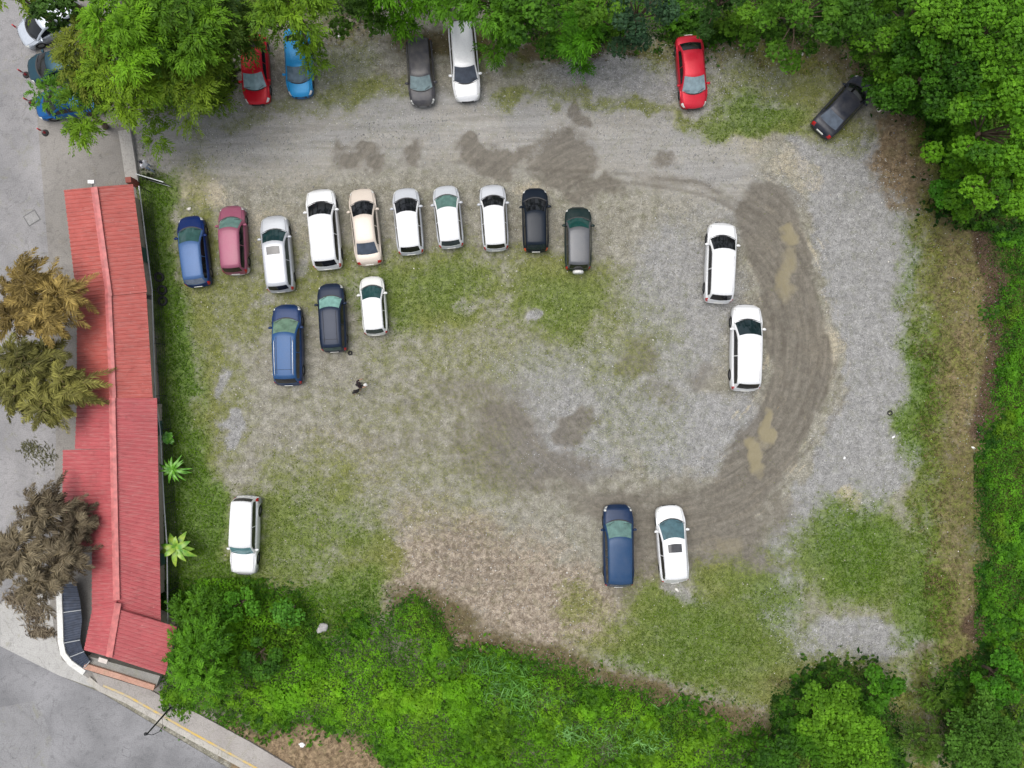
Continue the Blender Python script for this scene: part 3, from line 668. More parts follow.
    if lowtrim or bump_chrome:
        tm = plain('bumper_trim', lowtrim or (.6,.6,.6), .5)
        for sx, tt in ((1, (0, .006, .012, .025, .05, .08)), (-1, (1, .995, .99, .975, .95, .92))):
            P = [[Vector((p.x+sx*.012, p.y, p.z)) for p in [lower(t, 6, .03), lower(t, 7, .035), lower(t, 8, .02)]] for t in tt]
            Pm = [[Vector((p.x, -p.y, p.z)) for p in row] for row in P]
            z0 = ztp(tt[0]); bb = MB().grid(P[::-1]).grid(Pm[::-1])
            e = [[Vector((sx*(L/2+.02+(.085 if sx > 0 else .045)*(1-(y/.6)**2*.9)), y*hw, z)) for z in (z0+.012, .42, .28)] for y in (-.6,-.4,-.2,0,.2,.4,.6)]
            bb.grid(e); bb.add([Vector((e[k][0].x, e[k][0].y, e[k][0].z)) for k in range(7)]+[Vector((e[k][0].x-sx*.14, e[k][0].y, e[k][0].z+.004)) for k in range(7)], [(k, k+1, k+8, k+7) for k in range(6)])
            bb.build('bumper', tm, root, True)
    if rails:
        rm_ = plain('rail_metal', rails, .35, .5)
        for sg in (1, -1):
            pts = [gtop(t, .80*sg)+Vector((0, 0, .012 if k in (0, 4) else .06)) for k, t in enumerate([rf+.06, rf+.085, (rf+rr)/2, rr-.06, rr-.03])]
            MB().tube(pts, .02, 6).build('roof_rail', rm_, root, True)
    if sunroof:
        MB().grid([[gtop(t, v, .008) for v in (-.6,-.5,0,.5,.6)] for t in lin(rf+.045, rf+.135, 4)]).build('sunroof', glass_mat((.05,.052,.056)), root, True)
    if seams:
        for sg in (1, -1):
            MB().tube([gtop(t, .62*sg)+Vector((0,0,.008)) for t in lin(rf+.03, rr-.05, 5)], .012, 5).build('roof_seam', M['trim'], root)
        MB().tube([gtop(rr-.1, v)+Vector((0,0,.006)) for v in lin(-.75, .75, 7)], .010, 5).build('roof_seam', M['trim'], root)
    # bonnet shut lines and wipers
    for sg in (1, -1):
        MB().tube([Vector((p.x, p.y*sg, p.z)) for p in [lower(t, 3.2, .002) for t in (.045, .07, .12, ws-.03)]], .008, 4).build('bonnet_seam', M['trim'], root)
        MB().tube([gtop(ws+.012, .55*sg-.25, .02), gtop(ws+.03, .55*sg+.2, .022)], .010, 4).build('wiper', M['trim'], root)
    if spare:
        sp = MB().lathe([(.0, .1), (.26, .1), (.33, .06), (.34, -.06), (.28, -.1), (0, -.1)], 22, 'y'); o = sp.build('spare_wheel_cover', plain('cover_white', (.6,.6,.58), .5), root, True)
        o.rotation_euler = (0, 0, R(90)); o.location = (-L/2-.15, 0, .82)
    h, tme, rme = wheel_meshes(r, .2 if r < .33 else .24)
    for q in xw:
        for sg in (1, -1):
            o = link('wheel', h, root); o.location = (q, sg*(hw-.155), r); 
            if sg < 0: o.rotation_euler = (0, 0, math.pi)
            link('tyre', tme, o); link('rim', rme, o)
    return root

WH, WH2 = (.74, .75, .76), (.47, .49, .52)
BLK, TEAL, PALE = (.008, .009, .011), (.035, .085, .08), (.22, .30, .31)
ROW, SEC, TOPG, YG, LOT = 'cars parked in the long row', 'cars parked behind the long row', 'cars parked nose out under the top trees', 'cars parked facing the yard', 'cars parked in the open lot'
car('hatchback_car', 'dark blue hatchback at the left end of the long row', 'car', ROW, (189.7,217), (198,286), 1.68, 'hatch', (.003,.018,.10), TEAL, (.16,.19,.26), metal=.1, dust=.03, roofc=(.05,.11,.25))  # navy body; sky glare painted into the lighter blue roof
car('minivan', 'maroon pink small van parked right of the dark blue hatchback', 'van', ROW, (231.5,206.5), (235.5,273.5), 1.62, 'wagon', (.26,.075,.125), (.12,.21,.19), (.02,.01,.015), metal=.1, dust=.12, lowtrim=(.62,.60,.6), dz=.15)
car('estate_car', 'silver white estate with a grey sunroof in the long row', 'car', ROW, (273.5,216.5), (281,291.5), 1.76, 'wagon', WH2, (.012,.035,.038), BLK, metal=.2, dust=.05, sunroof=True, sidegc=(.02,.035,.04), dz=.06)
car('suv_car', 'large white SUV in the long row beside the cream sedan', 'car', ROW, (320,190), (328,268.7), 1.86, 'suv', WH, BLK, BLK, dust=.04)
car('sedan_car', 'cream beige sedan with a boot, in the long row', 'car', ROW, (361,189.5), (369.5,264), 1.68, 'sedan', (.58,.51,.44), BLK, (.05,.065,.09), metal=.1, dust=.06, lowtrim=(.58,.47,.35))
car('hatchback_car', 'white hatchback with black windshield right of the cream sedan', 'car', ROW, (405,189), (411.3,253.8), 1.68, 'hatch', WH2, BLK, BLK, metal=.1, dust=.04, roofc=WH)
car('hatchback_car', 'white hatchback with green tinted windshield in the long row', 'car', ROW, (445,186.5), (451.5,247.3), 1.64, 'hatch', WH2, (.09,.17,.15), (.03,.04,.05), metal=.1, dust=.04, roofc=WH)
car('hatchback_car', 'white hatchback left of the black hatchback in the long row', 'car', ROW, (492,185.5), (496.2,249.7), 1.64, 'wagon', WH2, BLK, BLK, metal=.1, dust=.04, roofc=WH, lowtrim=(.6,.6,.58))
car('hatchback_car', 'black blue hatchback with orange tail lamps in the long row', 'car', ROW, (534.6,189), (536,251.3), 1.62, 'hatch', (.006,.011,.020), BLK, (.012,.02,.028), metal=.1, dust=.01, tail='amber')
car('off_roader', 'dark green off roader with white spare wheel at the row end', 'car', ROW, (578,208), (578,270), 1.66, 'wagon', (.008,.022,.022), (.012,.06,.055), BLK, metal=.2, dust=.08, spare=True, dz=.14, roofc=(.10,.105,.115))
car('suv_car', 'bright blue SUV with silver roof rails behind the long row', 'car', SEC, (287,305.5), (288.6,385), 1.82, 'suv', (.009,.03,.10), (.13,.21,.15), (.01,.012,.02), metal=.1, dust=.05, roofc=(.018,.07,.185), rails=(.6,.62,.65), lowtrim=(.10,.11,.13), seams=True)
car('estate_car', 'slate blue estate with pale windshield left of the small white hatchback', 'car', SEC, (330.3,284.5), (334.3,351.5), 1.66, 'wagon', (.010,.019,.042), (.18,.34,.30), (.03,.06,.06), metal=.1, dust=.015, seams=True)
car('hatchback_car', 'small white hatchback directly below the cream sedan', 'car', SEC, (371.2,277.5), (376.2,334.5), 1.54, 'hatch', (.64,.65,.62), (.02,.06,.06), (.025,.04,.04), metal=.05, dust=.06, roofc=WH, lowtrim=(.55,.53,.48))
car('four_by_four', 'boxy white four by four parked alone near the tropical plants', 'car', LOT, (243.6,574), (246.6,497), 1.62, 'box', WH, (.12,.25,.27), (.02,.022,.025), dust=.03, lowtrim=(.35,.36,.36), sidegc=(.02,.025,.03), bowx=.5)
car('suv_car', 'upper white SUV of the two on the right of the lot', 'car', LOT, (722.3,223.5), (718.5,302.5), 1.82, 'suv', WH, BLK, BLK, dust=.02, rails=(.65,.65,.66))
car('people_carrier', 'long white people carrier just below the other white SUV', 'car', LOT, (746.7,305.5), (745.2,390.5), 1.88, 'suv', WH, (.01,.022,.025), BLK, dust=.02, rails=(.68,.68,.68), dz=.05)
car('suv_car', 'navy blue SUV with white mirrors at the bottom of the lot', 'car', LOT, (617.7,505.8), (618.6,586.8), 1.88, 'suv', (.006,.022,.065), (.11,.20,.18), (.03,.06,.12), metal=.1, dust=.04, roofc=(.016,.05,.12), sidegc=(.012,.014,.02), dz=.1)
car('crossover_car', 'white crossover with a black sunroof beside the navy SUV', 'car', LOT, (669.3,507), (675,582.5), 1.82, 'hatch', WH, (.06,.12,.14), (.6,.6,.6), dust=.02, sunroof=True, dz=.08, bowx=1.3)
car('sedan_car', 'red car with only its bonnet showing from under the trees', 'car', TOPG, (257,102.5), (253,34), 1.66, 'sedan', (.50,.008,.02), (.22,.32,.34), metal=.15)
car('sedan_car', 'bright blue sedan nosing out from the trees beside the red car', 'car', TOPG, (300,95), (296.5,28), 1.62, 'sedan', (.02,.27,.58), (.10,.15,.19), metal=.1, lowtrim=(.02,.12,.3))
car('estate_car', 'dark grey estate parked beside the white car with the hidden rear', 'car', TOPG, (422.7,103.8), (418.7,39), 1.64, 'wagon', (.045,.046,.055), (.17,.23,.24), metal=.1, dust=.2, lowtrim=(.14,.145,.15))
car('estate_car', 'white estate with its rear close under the trees beside the dark grey estate', 'car', TOPG, (467.6,99.5), (461,22), 1.72, 'wagon', WH, (.05,.06,.08), metal=.1, dust=.04, dz=.05)
car('sedan_car', 'shiny red sedan parked alone at the top edge of the gravel', 'car', 'cars parked alone at the lot edge', (694.5,106.5), (688.5,35.5), 1.72, 'sedan', (.48,.012,.03), (.20,.27,.30), BLK, metal=.2, dust=.05)
car('sedan_car', 'charcoal sedan parked askew by the big tree at top right', 'car', 'cars parked alone at the lot edge', (867,81), (820.5,131), 1.70, 'sedan', (.016,.020,.032), BLK, (.08,.10,.13), metal=.1, dust=.12)
car('sedan_car', 'silver sedan half under leaves at the top left corner', 'car', YG, (20,37), (80,8), 1.76, 'hatch', (.50,.54,.60), BLK, metal=.35, dust=.03)
car('sedan_car', 'dark teal sedan half under leaves below the silver sedan', 'car', YG, (28,70), (93,60), 1.72, 'sedan', (.02,.06,.085), BLK, metal=.4, dust=.03)
car('sedan_car', 'blue sedan mostly under leaves, lowest of the three facing the yard', 'car', YG, (36,107), (100,97), 1.70, 'sedan', (.008,.10,.30), BLK, metal=.4, dust=.03)
# ------------------------------------------------------------------ vegetation
def leaf_mat(name, rough=.5, trans=.3):
    m = NT(name); a = m.attr('lc'); p = m.pos(); n = m.noise(1.4, 3, p=p)
    c = m.mix(1.0, a, m.gray(n, .82, 1.18), 'MULTIPLY')
    m.set(Base_Color=c, Roughness=rough, Specular_IOR_Level=.12)
    tr = m.n.new('ShaderNodeBsdfTranslucent'); m.lk(c, tr.inputs[0]); mx = m.n.new('ShaderNodeMixShader'); mx.inputs[0].default_value = trans
    out = m.n['Material Output']; m.lk(m.b.outputs[0], mx.inputs[1]); m.lk(tr.outputs[0], mx.inputs[2]); m.lk(mx.outputs[0], out.inputs[0])
    return m.mat
LEAF = leaf_mat('leaf')
def nrm(a): return a/(np.linalg.norm(a, axis=1, keepdims=True)+1e-9)
def leaves(name, c, d, n, ln, wd, col, parent=None, mat=None, off=(0,0,0)):
    """c centres, d long directions, n normals, ln/wd sizes, col (N,3): one mesh of small folded leaves"""
    N = len(c); d = nrm(d); s = nrm(np.cross(d, n)); up = np.cross(s, d)
    ln = np.broadcast_to(ln, N)[:, None]; wd = np.broadcast_to(wd, N)[:, None]; c = c-np.array(off)
    v = np.empty((N, 4, 3)); v[:, 0] = c-d*ln/2; v[:, 1] = c+s*wd/2+up*wd*.12; v[:, 2] = c+d*ln/2-up*ln*.08; v[:, 3] = c-s*wd/2+up*wd*.12
    me = bpy.data.meshes.new(name); fill_mesh(me, v.reshape(-1, 3), np.arange(N*4).reshape(N, 4))
    at = me.color_attributes.new('lc', 'FLOAT_COLOR', 'POINT'); cc = np.ones((N, 4, 4), np.float32); cc[:, :, :3] = np.clip(col, 0, 1)[:, None, :]
    at.data.foreach_set('color', cc.ravel()); me.materials.append(mat or LEAF)
    return link(name, me, parent)
def mixc(a, b, t): return np.array(a)[None]*(1-t[:, None])+np.array(b)[None]*t[:, None]

def sprays(P, D, n_per, length, droop, rg_, ln, wd, spread=.5):
    """leaf positions along short arching twigs starting at P heading D"""
    N = len(P); t = np.tile(np.linspace(.05, 1, n_per), N); Pi = np.repeat(P, n_per, 0); Di = np.repeat(D, n_per, 0)
    L = np.repeat(length*(.6+.8*rg_.random(N)), n_per)
    pos = Pi+Di*(t*L)[:, None]; pos[:, 2] -= droop*(t**2)*L
    side = nrm(np.cross(Di, np.array([[0, 0, 1.]])+1e-3)); sg = np.where(np.arange(N*n_per) % 2 == 0, 1., -1.)
    tip = Di.copy(); tip[:, 2] -= 2*droop*t
    d = nrm(tip)+side*sg[:, None]*spread*(1.1-.6*t)[:, None]*1.6+rg_.normal(0, .18, (N*n_per, 3))
    pos = pos+nrm(d)*ln*.45
    nn = np.array([[0, 0, 1.]])+rg_.normal(0, .35, (N*n_per, 3))
    return pos, d, nn, np.repeat(np.arange(N), n_per)

def tree(name, label, px, py, h, rad, dark, light, seed, style='broad', leaf=(.24, .15), dens=1.0, group=None, shape=(1, 1), rot=0, flat=.55, tilt=(0, 0)):
    rg_ = np.random.default_rng(seed); c = G(px, py, h); dd_ = Vector((c.x, c.y, 0)); o_ = dd_.normalized()*(min(dd_.length*h/(CAMH-h), rad*.9+.4) if h > 2.4 else 0); base = Vector((c.x+o_.x, c.y+o_.y, 0))
    root = empty(name, base, 0, label, 'tree' if 'shrub' not in name and 'bush' not in name else 'shrub', group)
    off = (base.x, base.y, 0); area = math.pi*rad*rad*shape[0]*shape[1]
    nc = max(7, int(area*1.7)); th = rg_.random(nc)*2*math.pi; rr = np.sqrt(rg_.random(nc))*rad*.86
    ex, ey = rr*np.cos(th)*shape[0], rr*np.sin(th)*shape[1]; cr, sr = math.cos(R(rot)), math.sin(R(rot))
    cx, cy = c.x+ex*cr-ey*sr, c.y+ex*sr+ey*cr
    cz = c.z+flat*rad*(.75-(rr/rad)**2*1.0)+rg_.normal(0, .16*rad*flat+.12, nc); low = rg_.random(nc) < .30; cz = np.where(low & (h > 3.5), c.z*(.35+.45*rg_.random(nc)), cz); cz = np.maximum(cz, .5)
    crd = (.42+.4*rg_.random(nc))*min(1.25, .45+rad*.2); cb = rg_.random(nc)
    tb = MB(); tr = .05+.035*h*.6
    top = Vector((c.x-base.x, c.y-base.y, c.z*.72)); tb.tube([(0,0,0), top*.5+Vector((.1,.05,0)), top], [tr*1.25, tr, tr*.7], 8)
    for i in rg_.permutation(nc)[:min(nc, 16)]:
        e = Vector((cx[i]-base.x, cy[i]-base.y, cz[i]-.1)); s0 = top*float(.55+.4*rg_.random()); tb.tube([s0, s0.lerp(e, .5)+Vector((0,0,.25)), e], [tr*.3, tr*.2, tr*.08], 5)
    tb.build('trunk', M['bark'], root, True)
    if style == 'spray':
        ns = int(area*46*dens); k = rg_.integers(0, nc, ns); v = nrm(rg_.normal(0, 1, (ns, 3))); v[:, 2] = np.abs(v[:, 2])*1.0-.15
        P = np.stack([cx[k], cy[k], cz[k]], 1)+v*crd[k][:, None]*np.array([[1, 1, .7]])*(.3+.7*rg_.random(ns))[:, None]
        out = np.stack([P[:, 0]-cx[k], P[:, 1]-cy[k], np.full(ns, .15)], 1)+.25*np.stack([P[:, 0]-c.x, P[:, 1]-c.y, np.zeros(ns)], 1)/rad+rg_.normal(0, .12, (ns, 3))
        D = nrm(out); pos, d, nn, o = sprays(P, D, 9, .62, .45, rg_, leaf[0], leaf[1])
        kk = k[o]; sp = rg_.random(ns)[o]
    else:
        n = int(area*360*dens); kk = rg_.integers(0, nc, n); v = nrm(rg_.normal(0, 1, (n, 3))); v[:, 2] = np.abs(v[:, 2])*1.1-.25
        pos = np.stack([cx[kk], cy[kk], cz[kk]], 1)+v*crd[kk][:, None]*np.array([[1, 1, .8]])*(.45+.55*np.sqrt(rg_.random(n)))[:, None]
        # leaves gather in little rosettes
        q = np.round(pos/.34)*.34; hsh = np.sin(q[:, 0]*12.9+q[:, 1]*78.2+q[:, 2]*37.7)*43758.5; sp = hsh-np.floor(hsh)
        pos = pos+(q-pos)*.35
        d = (pos-q)+rg_.normal(0, .12, (n, 3)); d[:, 2] *= .5; nn = v*.6+np.array([[0, 0, .9]])+rg_.normal(0, .3, (n, 3))
    t = np.clip(.5*cb[kk]+.35*sp+.3*rg_.random(len(pos))-.12, 0, 1)
    col = mixc(dark, light, t)*(.85+.3*rg_.random(len(pos)))[:, None]
    sc_ = (.7+.6*rg_.random(len(pos)))
    leaves('crown', pos, d, nn, leaf[0]*sc_, leaf[1]*sc_, col*1.22, root, off=off)
    return root

DG, MG, LG, YG_, BG = (.020,.050,.008), (.045,.115,.012), (.10,.24,.015), (.19,.27,.02), (.022,.065,.030)
TT, TB, TR = 'trees over the top left cars', 'trees along the top edge', 'trees at the right corner'
tree('bamboo_tree', 'feathery yellow green tree hanging over the lane by the gate', 128, 86, 6.5, 2.2, (.05,.11,.010), (.19,.31,.016), 1, 'spray', (.26,.075), group=TT)
tree('bamboo_tree', 'feathery tree drooping a pointed tip over the grey yard', 82, 112, 5.0, 1.25, (.04,.10,.010), (.17,.30,.015), 2, 'spray', (.26,.075), group=TT, shape=(.8,1.6), rot=16)
tree('bamboo_tree', 'olive tinged feathery tree beside the dark teal sedan', 92, 56, 6.0, 1.9, (.07,.10,.012), (.20,.24,.03), 3, 'spray', (.26,.075), group=TT)
tree('bamboo_tree', 'tall bright green feathery tree at the top, right of the silver sedan', 126, 26, 8.5, 2.3, (.05,.12,.008), (.17,.36,.015), 4, 'spray', (.3,.08), group=TT, shape=(.8,1.3))
tree('bamboo_tree', 'green tree with brown flecked twigs above the lane, left of the red car', 186, 74, 6.0, 2.2, (.045,.10,.010), (.18,.26,.020), 5, 'spray', (.26,.075), group=TT)
tree('broadleaf_tree', 'mid green tree at the top edge behind the flecked one', 180, 16, 8.0, 2.7, (.02,.06,.006), (.13,.27,.015), 6, 'spray', (.28,.09), group=TT)
tree('broadleaf_tree', 'round crowned tree hiding the tail of the bright blue sedan', 286, 0, 7.5, 2.05, (.03,.085,.008), (.18,.31,.018), 7, 'spray', (.26,.085), group=TT)
tree('broadleaf_tree', 'dull green tree at the top edge left of the round crowned tree', 226, 16, 7.0, 1.9, (.02,.05,.01), (.10,.17,.02), 8, 'spray', (.26,.085), group=TT)
tree('broadleaf_tree', 'dark green tree in the top left corner above the silver sedan', 44, -20, 7.5, 1.9, DG, (.06,.13,.02), 9, group=TT)
tree('small_bush', 'small leafy bush between the dark teal and the blue sedan', 46, 93, 2.2, .75, MG, LG, 10, 'spray', (.2,.09), group=TT)
tree('broadleaf_tree', 'bright yellow green tree in the top left corner', 10, -10, 6.5, 1.2, MG, YG_, 12, 'spray', (.24,.09), group=TT)
tree('broadleaf_tree', 'dark tree at the top edge above the open gravel patch', 350, -18, 6.5, 1.9, DG, (.07,.15,.015), 13, group=TB)
tree('broadleaf_tree', 'bright green tree at the top edge above the dark grey estate', 392, -38, 6.5, 2.0, (.03,.09,.006), (.13,.34,.012), 14, 'spray', (.3,.09), group=TB)
tree('broadleaf_tree', 'green tree at the top edge between the dark grey and white estates', 446, -10, 5.5, 1.55, (.02,.06,.006), (.10,.26,.012), 43, 'spray', (.26,.09), group=TB)
tree('broadleaf_tree', 'leafy tree overhanging the right rear of the white estate', 497, -8, 6.5, 1.9, (.02,.06,.006), (.10,.26,.012), 15, 'spray', (.28,.09), group=TB)
tree('broadleaf_tree', 'green tree at the top edge right of the white estate', 530, 2, 7.0, 2.2, (.015,.05,.006), (.10,.25,.015), 16, group=TB)
tree('bamboo_tree', 'pointed bright green tree tip reaching down to the grey gravel', 583, 34, 4.0, 1.5, (.03,.10,.006), (.12,.36,.015), 17, 'spray', (.3,.08), group=TB, shape=(.7,1.5))
tree('broadleaf_tree', 'yellow green tree at the top edge above the pointed tip', 600, 2, 6.5, 1.7, (.03,.08,.008), (.11,.24,.015), 18, group=TB)
tree('broadleaf_tree', 'dark bluish green tree left of the shiny red sedan', 642, 4, 6.5, 2.1, (.012,.032,.016), (.05,.11,.045), 19, leaf=(.2,.12), group=TB)
tree('broadleaf_tree', 'deep green tree just above the shiny red sedan', 724, -8, 5.5, 1.6, DG, (.05,.13,.025), 20, group=TB)
tree('broadleaf_tree', 'light green bushy tree right of the shiny red sedan', 752, -2, 4.5, 1.5, MG, (.12,.26,.015), 21, group=TB)
tree('broadleaf_tree', 'mixed green tree at the top edge between red and charcoal sedans', 805, 6, 6.0, 2.3, (.015,.05,.005), (.11,.26,.02), 22, group=TB)
tree('broadleaf_tree', 'dark green tree at the top edge above the charcoal sedan', 858, 4, 6.0, 1.9, DG, (.06,.16,.015), 23, group=TB)
tree('broadleaf_tree', 'broad mid green tree right beside the charcoal sedan', 938, 66, 6.5, 3.0, (.012,.045,.004), (.060,.17,.010), 24, leaf=(.21,.14), dens=1.35, group=TR)
tree('broadleaf_tree', 'pale green tree at the top edge near the right corner', 930, 4, 8.0, 2.6, (.025,.075,.006), (.13,.30,.018), 25, leaf=(.21,.14), dens=1.35, group=TR)
tree('broadleaf_tree', 'green tree filling the top right corner', 1004, 24, 8.5, 3.0, (.02,.07,.006), (.11,.27,.014), 26, leaf=(.21,.14), dens=1.35, group=TR)
tree('broadleaf_tree', 'bright green rosette leaved tree on the right edge', 1000, 122, 7.0, 3.0, (.025,.085,.006), (.13,.31,.014), 27, leaf=(.22,.15), dens=1.35, group=TR)
tree('broadleaf_tree', 'bright green tree above the purple brown strip at the right edge', 998, 184, 6.0, 2.2, (.025,.085,.006), (.13,.30,.014), 28, leaf=(.22,.15), dens=1.35, group=TR)
tree('broadleaf_tree', 'low dark green tree left of the bright ones on the right edge', 948, 200, 3.0, 1.2, (.02,.08,.006), (.06,.20,.012), 29, leaf=(.24,.15), group=TR)
BL, BRG = 'shrubs beside the building corner', 'shrubs in the bottom right corner'
tree('leafy_shrub', 'tall green shrub right of the angled roof end', 204, 655, 3.0, 2.1, (.025,.08,.006), (.11,.28,.014), 30, 'spray', (.24,.09), group=BL, shape=(.8,1.2))
tree('leafy_shrub', 'shrub at the foot of the wire fence below the banana plant', 196, 608, 1.8, 1.3, (.02,.06,.006), (.09,.22,.014), 31, 'spray', (.22,.09), group=BL)
tree('leafy_shrub', 'green shrub just below the boxy white four by four', 240, 604, 1.5, 1.1, (.03,.10,.006), (.10,.28,.02), 32, leaf=(.2,.13), group=BL, dens=.8)
tree('leafy_shrub', 'rounded shrub on the bank left of the pale rock', 288, 612, 1.5, 1.0, (.03,.10,.008), (.10,.28,.03), 33, leaf=(.2,.13), group=BL, dens=.8)
tree('leafy_shrub', 'dark leaved shrub on the bank above the pavement', 258, 655, 1.6, 1.3, (.015,.05,.006), (.07,.19,.016), 34, leaf=(.22,.13), group=BL, dens=.9)
tree('broadleaf_tree', 'light green crowned tree at the bottom right, above the dark gap', 830, 712, 2.8, 2.1, (.04,.11,.006), (.14,.31,.018), 35, flat=.3, leaf=(.2,.13), dens=1.35, group=BRG)
tree('broadleaf_tree', 'bright green tree at the bottom edge right of centre', 856, 756, 3.2, 2.3, (.04,.11,.006), (.14,.32,.018), 36, flat=.3, leaf=(.2,.13), dens=1.35, group=BRG)
tree('leafy_shrub', 'green shrub beside the small grey gravel patch at bottom right', 880, 688, 2.0, 1.4, (.02,.07,.006), (.09,.26,.014), 37, leaf=(.24,.15), group=BRG)
tree('broadleaf_tree', 'shadowy dark green tree in the bottom right corner', 985, 740, 3.0, 2.7, (.02,.06,.006), (.09,.21,.025), 38, flat=.35, leaf=(.2,.12), group=BRG)
tree('leafy_shrub', 'mid green shrub on the right edge above the dark corner tree', 1002, 678, 2.2, 1.8, (.02,.07,.006), (.08,.26,.014), 39, leaf=(.22,.14), group=BRG)
tree('leafy_shrub', 'low olive shrub in the gap between the two bottom right crowns', 918, 738, 1.3, 1.1, (.02,.05,.008), (.09,.17,.02), 41, 'spray', (.2,.07), group=BRG)
tree('leafy_shrub', 'small straggly shrub at the top of the gap by the dark corner tree', 930, 690, 1.0, .9, (.02,.05,.008), (.10,.19,.02), 42, 'spray', (.18,.07), group=BRG, dens=.7)
tree('leafy_shrub', 'green shrub at the bottom edge below the straw coloured verge', 770, 752, 2.5, 1.6, (.015,.05,.006), (.08,.22,.014), 40, leaf=(.22,.14), group=BRG)

# shaggy palms in the yard
def shaggy(label, px, py, h, heads, dark, light, seed, flen=2.25):
    rg_ = np.random.default_rng(seed); c = G(px, py, h); base = Vector((c.x, c.y, 0))
    root = empty('shaggy_palm', base, 0, label, 'palm tree', 'shaggy palms in the yard'); tb = MB(); Ps, Ds, Ls, Cs = [], [], [], []
    for j, (hx, hy, hz, rr) in enumerate(heads):
        e = G(hx, hy, hz); le = Vector((e.x-base.x, e.y-base.y, e.z)); tb.tube([(0,0,0), (le.x*.3, le.y*.3, e.z*.45), le], [.17, .12, .08], 8)
        nf = 46
        for i in range(nf):
            th = rg_.random()*2*math.pi; el = rg_.uniform(.0, 1.0); L = flen*rr*rg_.uniform(.4, 1.05)
            Ps.append((e.x+rg_.normal(0,.28), e.y+rg_.normal(0,.28), e.z+rg_.normal(0,.2))); Ds.append((math.cos(th)*math.cos(el), math.sin(th)*math.cos(el), math.sin(el))); Ls.append(L); Cs.append(rg_.random()*.7+.3*(j % 2))
    tb.build('trunk', M['bark'], root, True)
    Ps, Ds, Ls, Cs = map(np.array, (Ps, Ds, Ls, Cs)); n = 30; N = len(Ps); t = np.tile(np.linspace(.12, 1, n), N); o = np.repeat(np.arange(N), n)
    pos = Ps[o]+Ds[o]*(t*Ls[o])[:, None]; pos[:, 2] -= .55*t**2*Ls[o]
    side = nrm(np.cross(Ds[o], np.array([[0, 0, 1.]])+1e-3)); tan = Ds[o].copy(); tan[:, 2] -= 1.1*t; tan = nrm(tan)
    allp = []
    for sg in (1, -1):
        d = side*sg+tan*(1.3)+rg_.normal(0, .3, (len(pos), 3)); d[:, 2] -= .35; d = nrm(d); ll = .30*np.sin(np.pi*np.clip(t*.85+.12, 0, 1))+.12
        allp.append((pos+d*ll[:, None]*.5, d, ll))
    P = np.concatenate([a[0] for a in allp]); D = np.concatenate([a[1] for a in allp]); LL = np.concatenate([a[2] for a in allp]); oo = np.concatenate([o, o]); tt = np.concatenate([t, t])
    col = mixc(dark, light, np.clip(Cs[oo]*.7+.35*rg_.random(len(P))*tt, 0, 1)); nn = np.array([[0, 0, 1.]])+rg_.normal(0, .5, P.shape)
    leaves('crown', P, D, nn, LL*1.35, .055, col*(.85+1.0*rg_.random(len(P)))[:, None], root, off=(base.x, base.y, 0))
    rb = MB()
    for i in range(N):
        q = [Vector(Ps[i])+Vector(Ds[i])*float(k*Ls[i])-Vector((0,0,.55*k*k*float(Ls[i])))-base for k in (0, .35, .7, 1)]; rb.tube(q, [.02,.015,.01,.005], 4, cap=False)
    rb.build('frond_ribs', plain('frond_rib', (.20,.15,.07)), root)
shaggy('golden olive shaggy palm, topmost of the yard palms', 38, 300, 4.6, [(24,284,5,1),(60,296,4.6,1),(16,318,4.4,.9),(46,318,4.8,.8)], (.09,.065,.022), (.36,.27,.085), 50)
shaggy('olive green shaggy palm below the golden one, over the roof edge', 42, 384, 4.4, [(22,362,4.8,1),(66,386,4.2,1),(12,392,4.4,.9),(48,404,4.4,.9),(44,356,4.2,.7)], (.05,.052,.018), (.28,.27,.07), 51)
shaggy('grey brown shaggy palm partly dry, lowest of the yard palms', 46, 545, 4.2, [(44,512,4.4,.95),(22,546,4.2,1),(68,552,4.0,1.05),(40,582,3.8,.95),(74,524,3.6,.7),(6,560,3.8,.8)], (.055,.042,.028), (.26,.22,.14), 52)

# planted things by the fence
def strapleaf(P, th, L, w, el, col, b, droop=.7, n=7):
    row = []
    for i in range(n+1):
        t = i/n; x = L*t*math.cos(el); z = L*t*math.sin(el)-droop*L*t*t; ww = w*math.sin(math.pi*min(1, .12+.86*t))
        c = Vector(P)+Vector((math.cos(th)*x, math.sin(th)*x, z)); s = Vector((-math.sin(th), math.cos(th), 0))*ww/2
        row.append([c-s+Vector((0,0,ww*.18)), c, c+s+Vector((0,0,ww*.18))])
    b.grid(row)
def plant_leafmat(c1, c2):
    m = NT('broad_leaf'); n = m.noise(2.5, 3, p=m.pos()); m.set(Base_Color=m.mix(m.ramp(n, .35, .65), c1, c2), Roughness=.4); return m.mat
def strap_plant(name, label, px, py, h, k, L, w, c1, c2, seed, els=(.2, .9)):
    rr = random.Random(seed); q = G(px, py, h); root = empty(name, (q.x, q.y, 0), 0, label, 'plant')
    MB().tube([(0,0,0), (.03,.02,h*.6), (0,0,h)], [.10,.08,.05], 8).build('stem', plain('stem', (.12,.14,.05)), root, True); mt = plant_leafmat(c1, c2)
    for i in range(k):
        b = MB(); th = 2*math.pi*i/k+rr.uniform(-.25, .25); strapleaf((0,0,h*(.9+.1*rr.random())), th, L*rr.uniform(.75, 1.1), w*rr.uniform(.8, 1.15), rr.uniform(*els), None, b, .55); b.build('leaf', mt, root, True)
strap_plant('spiky_plant', 'bright green spiky plant with narrow radiating leaves by the fence', 172.5, 470, 1.5, 24, 1.05, .15, (.06,.20,.012), (.17,.42,.04), 3, (.1, .9))
